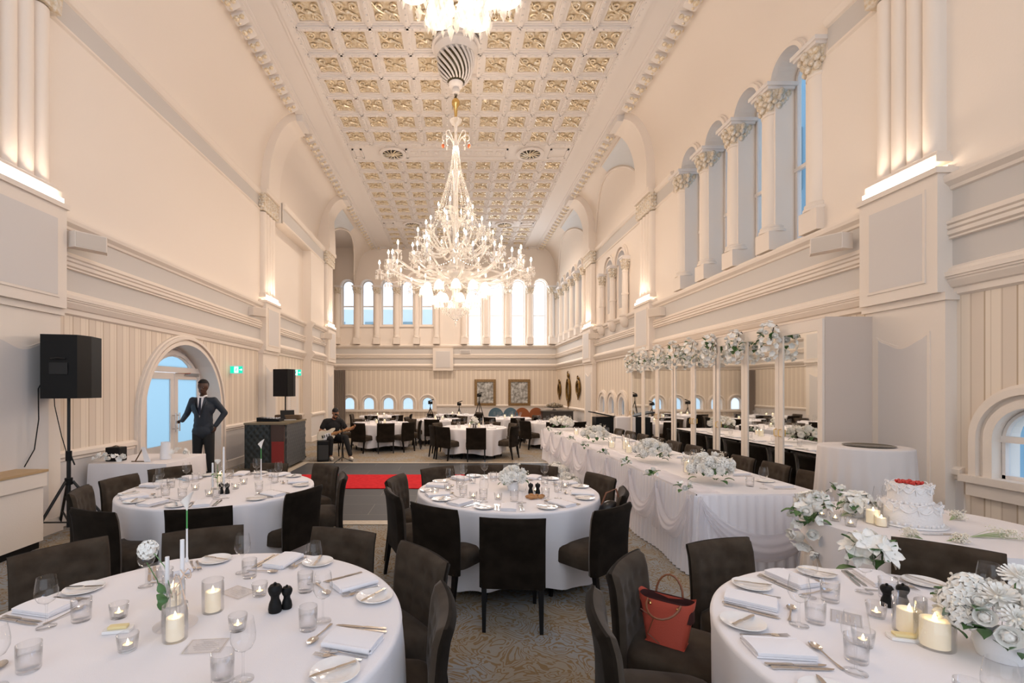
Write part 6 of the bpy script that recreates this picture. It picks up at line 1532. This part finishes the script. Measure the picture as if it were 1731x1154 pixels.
# ================================================================ people
def organic(name, mb, mt, parent, vox=.014, smooth=6, **k):
    o = mb.build(name, mt, parent, 180, **k); r = o.modifiers.new('r', 'REMESH'); r.mode = 'VOXEL'; r.voxel_size = vox; r.use_smooth_shade = True
    s_ = o.modifiers.new('s', 'SMOOTH'); s_.factor = .5; s_.iterations = smooth; return o
def hand(m, wr, d, up, s=1.0, curl=.6):       # palm and five bent fingers; d = pointing direction, up = back of the hand
    wr, d, up = Vector(wr), Vector(d).normalized(), Vector(up).normalized(); sd = d.cross(up).normalized(); up = sd.cross(d)
    for q in (-.028, -.010, .010, .028): m.cone(wr+d*.01+sd*q*.6*s, wr+d*.085*s+sd*q*s, .014*s, .012*s, 8)
    for q, L in ((-.030,.062), (-.010,.074), (.010,.070), (.029,.055)):
        p0 = wr+d*.085*s+sd*q*s; d1 = (d*cos(curl*.5)-up*sin(curl*.5)); d2 = (d*cos(curl*1.6)-up*sin(curl*1.6)); p1 = p0+d1*L*.5*s; p2 = p1+d2*L*.5*s
        m.cone(p0, p1, .0095*s, .0085*s, 8); m.cone(p1, p2, .0085*s, .0068*s, 8)
    p0 = wr+d*.03*s-sd*.03*s; p1 = p0+(d*.7-sd*.7-up*.3).normalized()*.036*s; m.cone(p0, p1, .0115*s, .010*s, 8); m.cone(p1, p1+(d-up*.5).normalized()*.030*s, .010*s, .0075*s, 8)
def head(m, c, s=1.0, nod=0, yaw=0):     # face looks to -y
    M = Matrix.Translation(c) @ Matrix.Rotation(yaw, 4, 'Z') @ Matrix.Rotation(nod, 4, 'X'); b = MB()
    b.ball((0,.01,.03), .092*s, 16, 12, sc=(.83,1.05,1.05)); b.ball((0,-.022,-.035), .066*s, 14, 10, sc=(.88,.95,1.15)); b.ball((0,-.055,-.085), .03*s, 10, 8, sc=(1.1,.9,.8))
    b.cone((0,-.088,.012), (0,-.108,-.026), .008, .013, 8); b.ball((-.012,-.098,-.03), .009, 6, 5); b.ball((.012,-.098,-.03), .009, 6, 5)
    b.cone((-.035,-.082,.022), (-.012,-.09,.024), .009, .008, 8); b.cone((.012,-.09,.024), (.035,-.082,.022), .008, .009, 8)
    b.ball((-.018,-.086,-.062), .010, 6, 5); b.ball((0,-.09,-.060), .011, 6, 5, sc=(1.5,1,.7)); b.ball((.018,-.086,-.062), .010, 6, 5)
    for sg in (-1, 1): b.ball((sg*.078,.012,-.005), .02, 8, 6, sc=(.4,.7,1.3))
    m.xf(M, b); return M
def face_bits(t, M, lips, brow, k=1.0):
    M = M @ Matrix.Scale(k, 4)
    for sg in (-1, 1):
        m = MB(); m.xf(M, MB().ball((sg*.031,-.0865,.006), .0085, 10, 8, sc=(1.2,.6,.6))); e = m.build('eye', mat('eye_white', (.38,.34,.30), .6) if 'eye_white' not in bpy.data.materials else bpy.data.materials['eye_white'], t, 180)
        m = MB(); m.xf(M, MB().ball((sg*.031,-.093,.006), .0055, 8, 6, sc=(1,.4,1))); m.build('iris', BLACKM, e)
    m = MB(); m.xf(M, MB().tube([(-.022,-.092,-.060),(-.010,-.1,-.058),(0,-.101,-.061),(.010,-.1,-.058),(.022,-.092,-.060)], [.003,.005,.005,.005,.003], 6)); m.build('mouth', lips, t, 60)
# ---- man in a dark suit at the door
MX, MY = -4.53, 8.60
t = thing('person', 'man in a dark blue suit, white shirt and navy tie holding the door handle', 'person', (MX, MY, 0), math.radians(8))
SKN = mat('dark_skin', (.075,.035,.02), .5); HAIR = mat('black_hair', (.006,.005,.005), .8); SUIT = mat('navy_suit', (.016,.024,.036), .7, sheen=.1, bump=(300,.0006)); TROU = mat('charcoal_trousers', (.008,.009,.010), .8)
SHL, SHR = Vector((-.18,.0,1.54)), Vector((.18,.0,1.54)); EL, WRL = Vector((-.33,.14,1.30)), Vector((-.50,.36,1.16)); ER, WRR = Vector((.345,.06,1.31)), Vector((.225,-.05,1.09))
b = MB(); M = head(b, (0,-.02,1.770), 1.14, .05, 0)
b.cone((0,.01,1.55), (0,0,1.68), .062, .055, 12); b.cone((-.15,0,1.51), (.15,0,1.51), .055, .055, 12); b.cone((0,0,1.0), (0,.0,1.45), .12, .14, 14)
for s_, e, w_ in ((SHL, EL, WRL), (SHR, ER, WRR)): b.cone(s_, e, .05, .042, 10); b.cone(e, w_, .040, .027, 10)
for sg, fx in ((-1, -.12), (1, .13)): b.cone((sg*.09,0,.95), (fx*.9,-.01,.52), .08, .055, 12); b.cone((fx*.9,-.01,.52), (fx,.02,.1), .052, .038, 12); b.cone((fx,.03,.06), (fx*1.15,-.14,.045), .045, .035, 10)
hand(b, WRL, (-.75,.6,-.12), (.2,.1,1), 1.0, .9); hand(b, WRR, (-.15,-.25,-1), (1,-.2,0), 1.0, .8)
organic('body', b, SKN, t, .011, 3); face_bits(t, M, mat('lips_dark', (.12,.04,.03), .5), HAIR, 1.03)
m = MB(); c_ = MB(); c_.ball((0,.018,.052), .107, 16, 10, sc=(.86,1.02,.98)); m.xf(M, c_); v = m.v; keep = []
inv = M.inverted(); keep = [f_ for f_ in m.f if all(((inv @ Vector(v[i])).z > .055 or (inv @ Vector(v[i])).y > .02) and (inv @ Vector(v[i])).z > -.03 for i in f_)]; m.m = [0]*len(keep); m.f = keep; m.build('hair', HAIR, t, 180)
b = MB()       # jacket
b.cone((-.16,0,1.53), (.16,0,1.53), .07, .07, 14); b.cone((0,.005,1.15), (0,0,1.42), .145, .165, 16); b.ball((0,0,1.40), .17, 16, 12, sc=(1.22,.78,1.0)); b.ball((0,.0,1.18), .155, 16, 12, sc=(1.05,.82,1.1)); b.ball((0,.0,1.0), .165, 16, 12, sc=(1.1,.85,.95)); b.cone((-.075,0,.985), (.075,0,.985), .118, .118, 14); b.cone((-.06,0,1.08), (.06,0,1.08), .112, .112, 14); b.ball((0,.03,1.54), .09, 12, 8, sc=(1.3,.8,.7))
for s_, e, w_ in ((SHL, EL, WRL), (SHR, ER, WRR)): b.cone(s_, e, .066, .054, 12); b.cone(e, w_, .054, .042, 12)
organic('suit_jacket', b, SUIT, t, .012, 4)
m = MB(); m.add([(-.055,-.120,1.60),(.055,-.120,1.60),(.03,-.163,1.42),(0,-.170,1.24),(-.03,-.163,1.42)], [(0,1,2,3,4)]); m.add([(-.055,-.09,1.615),(.055,-.09,1.615),(.055,-.120,1.60),(-.055,-.120,1.60)], [(0,1,2,3)])
for sg in (-1,1): m.tube([(sg*.062,.0,1.625),(sg*.055,-.07,1.62),(sg*.02,-.115,1.585)], .016, 8)
m.v = [(x, y-.012, z) for x, y, z in m.v]; m.build('white_shirt', NAPK, t)
m = MB()
for sg in (-1,1): m.add([(sg*.055,-.130,1.60),(sg*.105,-.125,1.56),(sg*.115,-.150,1.47),(sg*.078,-.172,1.45),(sg*.01,-.186,1.23),(sg*.0,-.182,1.235),(sg*.035,-.172,1.42)], [(0,1,2,3,4,5,6)])
m.build('lapels', mat('satin_lapel', (.010,.012,.018), .4), t)
m = MB(); m.prism([(-.016,1.59),(.016,1.59),(.012,1.565),(.024,1.40),(.014,1.28),(-.014,1.28),(-.024,1.40),(-.012,1.565)], -.172, -.194, lambda u, v, h: (u, h+(.045*(v-1.35)/.25 if v > 1.5 else 0), v)); m.build('navy_tie', mat('navy_tie', (.008,.012,.03), .5), t)
b = MB()
for sg, fx in ((-1, -.12), (1, .13)): b.cone((sg*.085,0,.98), (fx*.9,-.01,.52), .105, .072, 14); b.cone((fx*.9,-.01,.52), (fx,.02,.12), .070, .055, 14)
b.ball((0,0,1.0), .15, 14, 10, sc=(1.08,.8,.8)); organic('trousers', b, TROU, t, .013, 4)
for fx in (-.12, .13): m = MB(); m.ball((fx*1.08,-.06,.045), .06, 14, 8, sc=(.75,2.3,.75)); m.build('shoe', BLACKW, t, 180)
# ---- seated guitarist
GX, GY = -3.08, 12.05
t = thing('person', 'seated bearded man in a black T-shirt playing an electric guitar', 'person', (GX, GY, 0), math.radians(30))
SK2 = mat('tan_skin', (.36,.17,.095), .5); BLK = mat('black_cotton', (.008,.008,.009), .9)
hc = (.03,-.14,1.13); SHL, SHR = Vector((-.19,-.03,.93)), Vector((.19,-.05,.93)); EL, WL2 = Vector((-.31,-.02,.70)), Vector((-.08,-.27,.66)); ER, WR2 = Vector((.34,-.14,.70)), Vector((.42,-.36,.76))
b = MB(); M = head(b, hc, 1.0, .55, -.25); b.cone((.01,-.04,.95), (.02,-.11,1.06), .06, .052, 12); b.cone((-.15,-.04,.91), (.15,-.05,.91), .058, .058, 12); b.cone((0,.02,.52), (0,-.01,.84), .11, .115, 14)
for s_, e, w_ in ((SHL, EL, WL2), (SHR, ER, WR2)): b.cone(s_, e, .052, .043, 10); b.cone(e, w_, .042, .028, 10)
KN = ((-.17,-.42,.52), (.20,-.44,.54)); FT = ((-.16,-.38,.09), (.26,-.62,.09))
for k_, f_, hx in ((KN[0], FT[0], -.09), (KN[1], FT[1], .09)): b.cone((hx,0,.50), k_, .085, .062, 12); b.cone(k_, f_, .058, .042, 12)
hand(b, WL2, (1,-.15,-.25), (0,-1,.2), .95, .7); hand(b, WR2, (.3,-.4,.5), (.7,-.6,0), .95, 1.3); organic('body', b, SK2, t, .012, 3); face_bits(t, M, mat('lips_tan', (.30,.10,.07), .5), HAIR)
m = MB(); c_ = MB(); c_.ball((0,.02,.052), .096, 16, 10, sc=(.86,1.02,.98)); m.xf(M, c_); v = m.v; inv = M.inverted(); keep = [f_ for f_ in m.f if all(((inv @ Vector(v[i])).z > .06 or (inv @ Vector(v[i])).y > .02) and (inv @ Vector(v[i])).z > -.03 for i in f_)]; m.m = [0]*len(keep); m.f = keep; m.build('hair', HAIR, t, 180)
m = MB(); c_ = MB(); c_.ball((0,-.04,-.078), .058, 12, 8, sc=(1.0,.95,.75)); m.xf(M, c_); m.v = [v_ for v_ in m.v]; m.build('beard', HAIR, t, 180)
b = MB(); b.cone((-.15,-.04,.93), (.15,-.05,.93), .082, .082, 14); b.ball((0,-.02,.80), .17, 16, 12, sc=(1.15,.95,1.0)); b.ball((0,.01,.62), .17, 16, 12, sc=(1.05,.9,1.0))
for s_, e in ((SHL, EL), (SHR, ER)): b.cone(s_, s_.lerp(e, .62), .072, .066, 12)
organic('black_tshirt', b, BLK, t, .013, 4)
b = MB(); b.ball((0,.02,.52), .16, 14, 10, sc=(1.1,1,.75))
for k_, f_, hx in ((KN[0], FT[0], -.09), (KN[1], FT[1], .09)): b.cone((hx,0,.51), k_, .10, .078, 14); b.cone(k_, Vector(f_)+Vector((0,0,.06)), .075, .055, 14)
organic('black_trousers', b, BLK, t, .014, 4)
for (x, y, z) in FT: m = MB(); m.ball((x, y-.07, .055), .06, 14, 8, sc=(.8,2.2,.85)); m.build('white_shoe', mat('cream_shoe', (.62,.56,.48), .6) if 'cream_shoe' not in bpy.data.materials else bpy.data.materials['cream_shoe'], t, 180)
# guitar
gt = thing('electric_guitar', 'cream electric guitar with maple neck held by the seated man', 'guitar', (GX-.02, GY-.36, .62), math.radians(30)); gt.rotation_euler = (math.radians(8), math.radians(-14), math.radians(30))
out_ = [(-.25,-.09),(-.20,-.155),(-.10,-.16),(-.03,-.12),(.04,-.135),(.12,-.12),(.165,-.07),(.11,-.045),(.10,.0),(.12,.04),(.19,.085),(.20,.12),(.13,.13),(.03,.105),(-.04,.11),(-.12,.15),(-.21,.14),(-.26,.06),(-.27,-.02)]
m = MB(); m.prism(out_, -.022, .022, lambda u, v, h: (u, h, v)); m.build('guitar_body', mat('cream_lacquer', (.74,.68,.56), .25), gt, 30)
m = MB(); m.prism([(-.14,-.10),(.02,-.09),(.07,-.02),(.07,.03),(.0,.06),(-.1,.05)], -.026, -.022, lambda u, v, h: (u, h, v)); m.build('pickguard', WHITEG, gt)
m = MB(); m.prism([(.07,-.028),(.52,-.021),(.52,.021),(.07,.028)], -.034, -.012, lambda u, v, h: (u, h, v)); MAPLE = mat('maple_neck', (.50,.25,.09), .4); m.build('neck', MAPLE, gt)
m = MB(); m.prism([(.52,-.021),(.56,-.035),(.68,-.02),(.69,.02),(.66,.045),(.52,.021)], -.028, -.014, lambda u, v, h: (u, h, v)); m.build('headstock', MAPLE, gt)
m = MB()
for u in (-.10,-.04,.02): m.box(u-.008, u+.008, -.034, -.026, -.035, .035)
m.box(-.16, -.135, -.034, -.024, -.035, .035); m.build('pickups', BLACKP, gt)
m = MB()
for k in range(6): m.tube([(-.15,-.036,-.025+.01*k),(.60,-.038,-.015+.006*k)], .001, 3)
m.build('strings', SILVER, gt)
st = thing('stool', 'dark chair under the seated guitarist', 'chair', (GX+.02, GY+.03, 0), math.radians(30)); m = MB(); m.rbox(-.2, .2, -.2, .2, .38, .43, .015); m.build('seat', VELVET, st)
for sx in (-1,1):
    for sy_ in (-1,1): m = MB(); m.tube([(sx*.17,sy_*.17,.38),(sx*.19,sy_*.19,0)], .016, 8); m.build('leg', BLACKW, st)
m = MB(); m.rbox(-.13, .13, -.13, .13, 0, .48, .02); m.build('floor_amplifier', BLACKP, None, 0, ((547-VX)*11.75/FPX, 11.75, 0), math.radians(0) if 0 else None) if 0 else None
t = thing('amplifier', 'small black amplifier box on the floor in front of the guitarist', 'amplifier', ((547-VX)*11.6/FPX, 11.55, 0), .3); m = MB(); m.rbox(-.14, .14, -.13, .13, 0, .50, .02); m.build('cabinet', BLACKP, t); m = MB(); m.box(-.12, .12, -.136, -.13, .05, .40); m.build('grille', mat('amp_grille', (.03,.03,.03), .8), t)
t = thing('microphone_stand', 'slim black microphone stand in front of the guitarist', 'stand', ((578-VX)*11.4/FPX, 11.4, 0)); m = MB(); m.tube([(0,0,.02),(0,0,1.0)], .010, 8); m.build('pole', BLACKM, t)
m = MB(); m.tube([(0,0,1.0),(-.12,.10,1.12)], .008, 6); m.build('boom', BLACKM, t); m = MB(); m.cone((-.12,.10,1.12), (-.19,.16,1.13), .014, .022, 8); m.build('microphone', BLACKP, t, 60)
for k in range(3): a = 2*PI*k/3; m = MB(); m.tube([(0,0,.12),(.26*cos(a),.26*sin(a),.01)], .008, 6); m.build('leg', BLACKM, t)
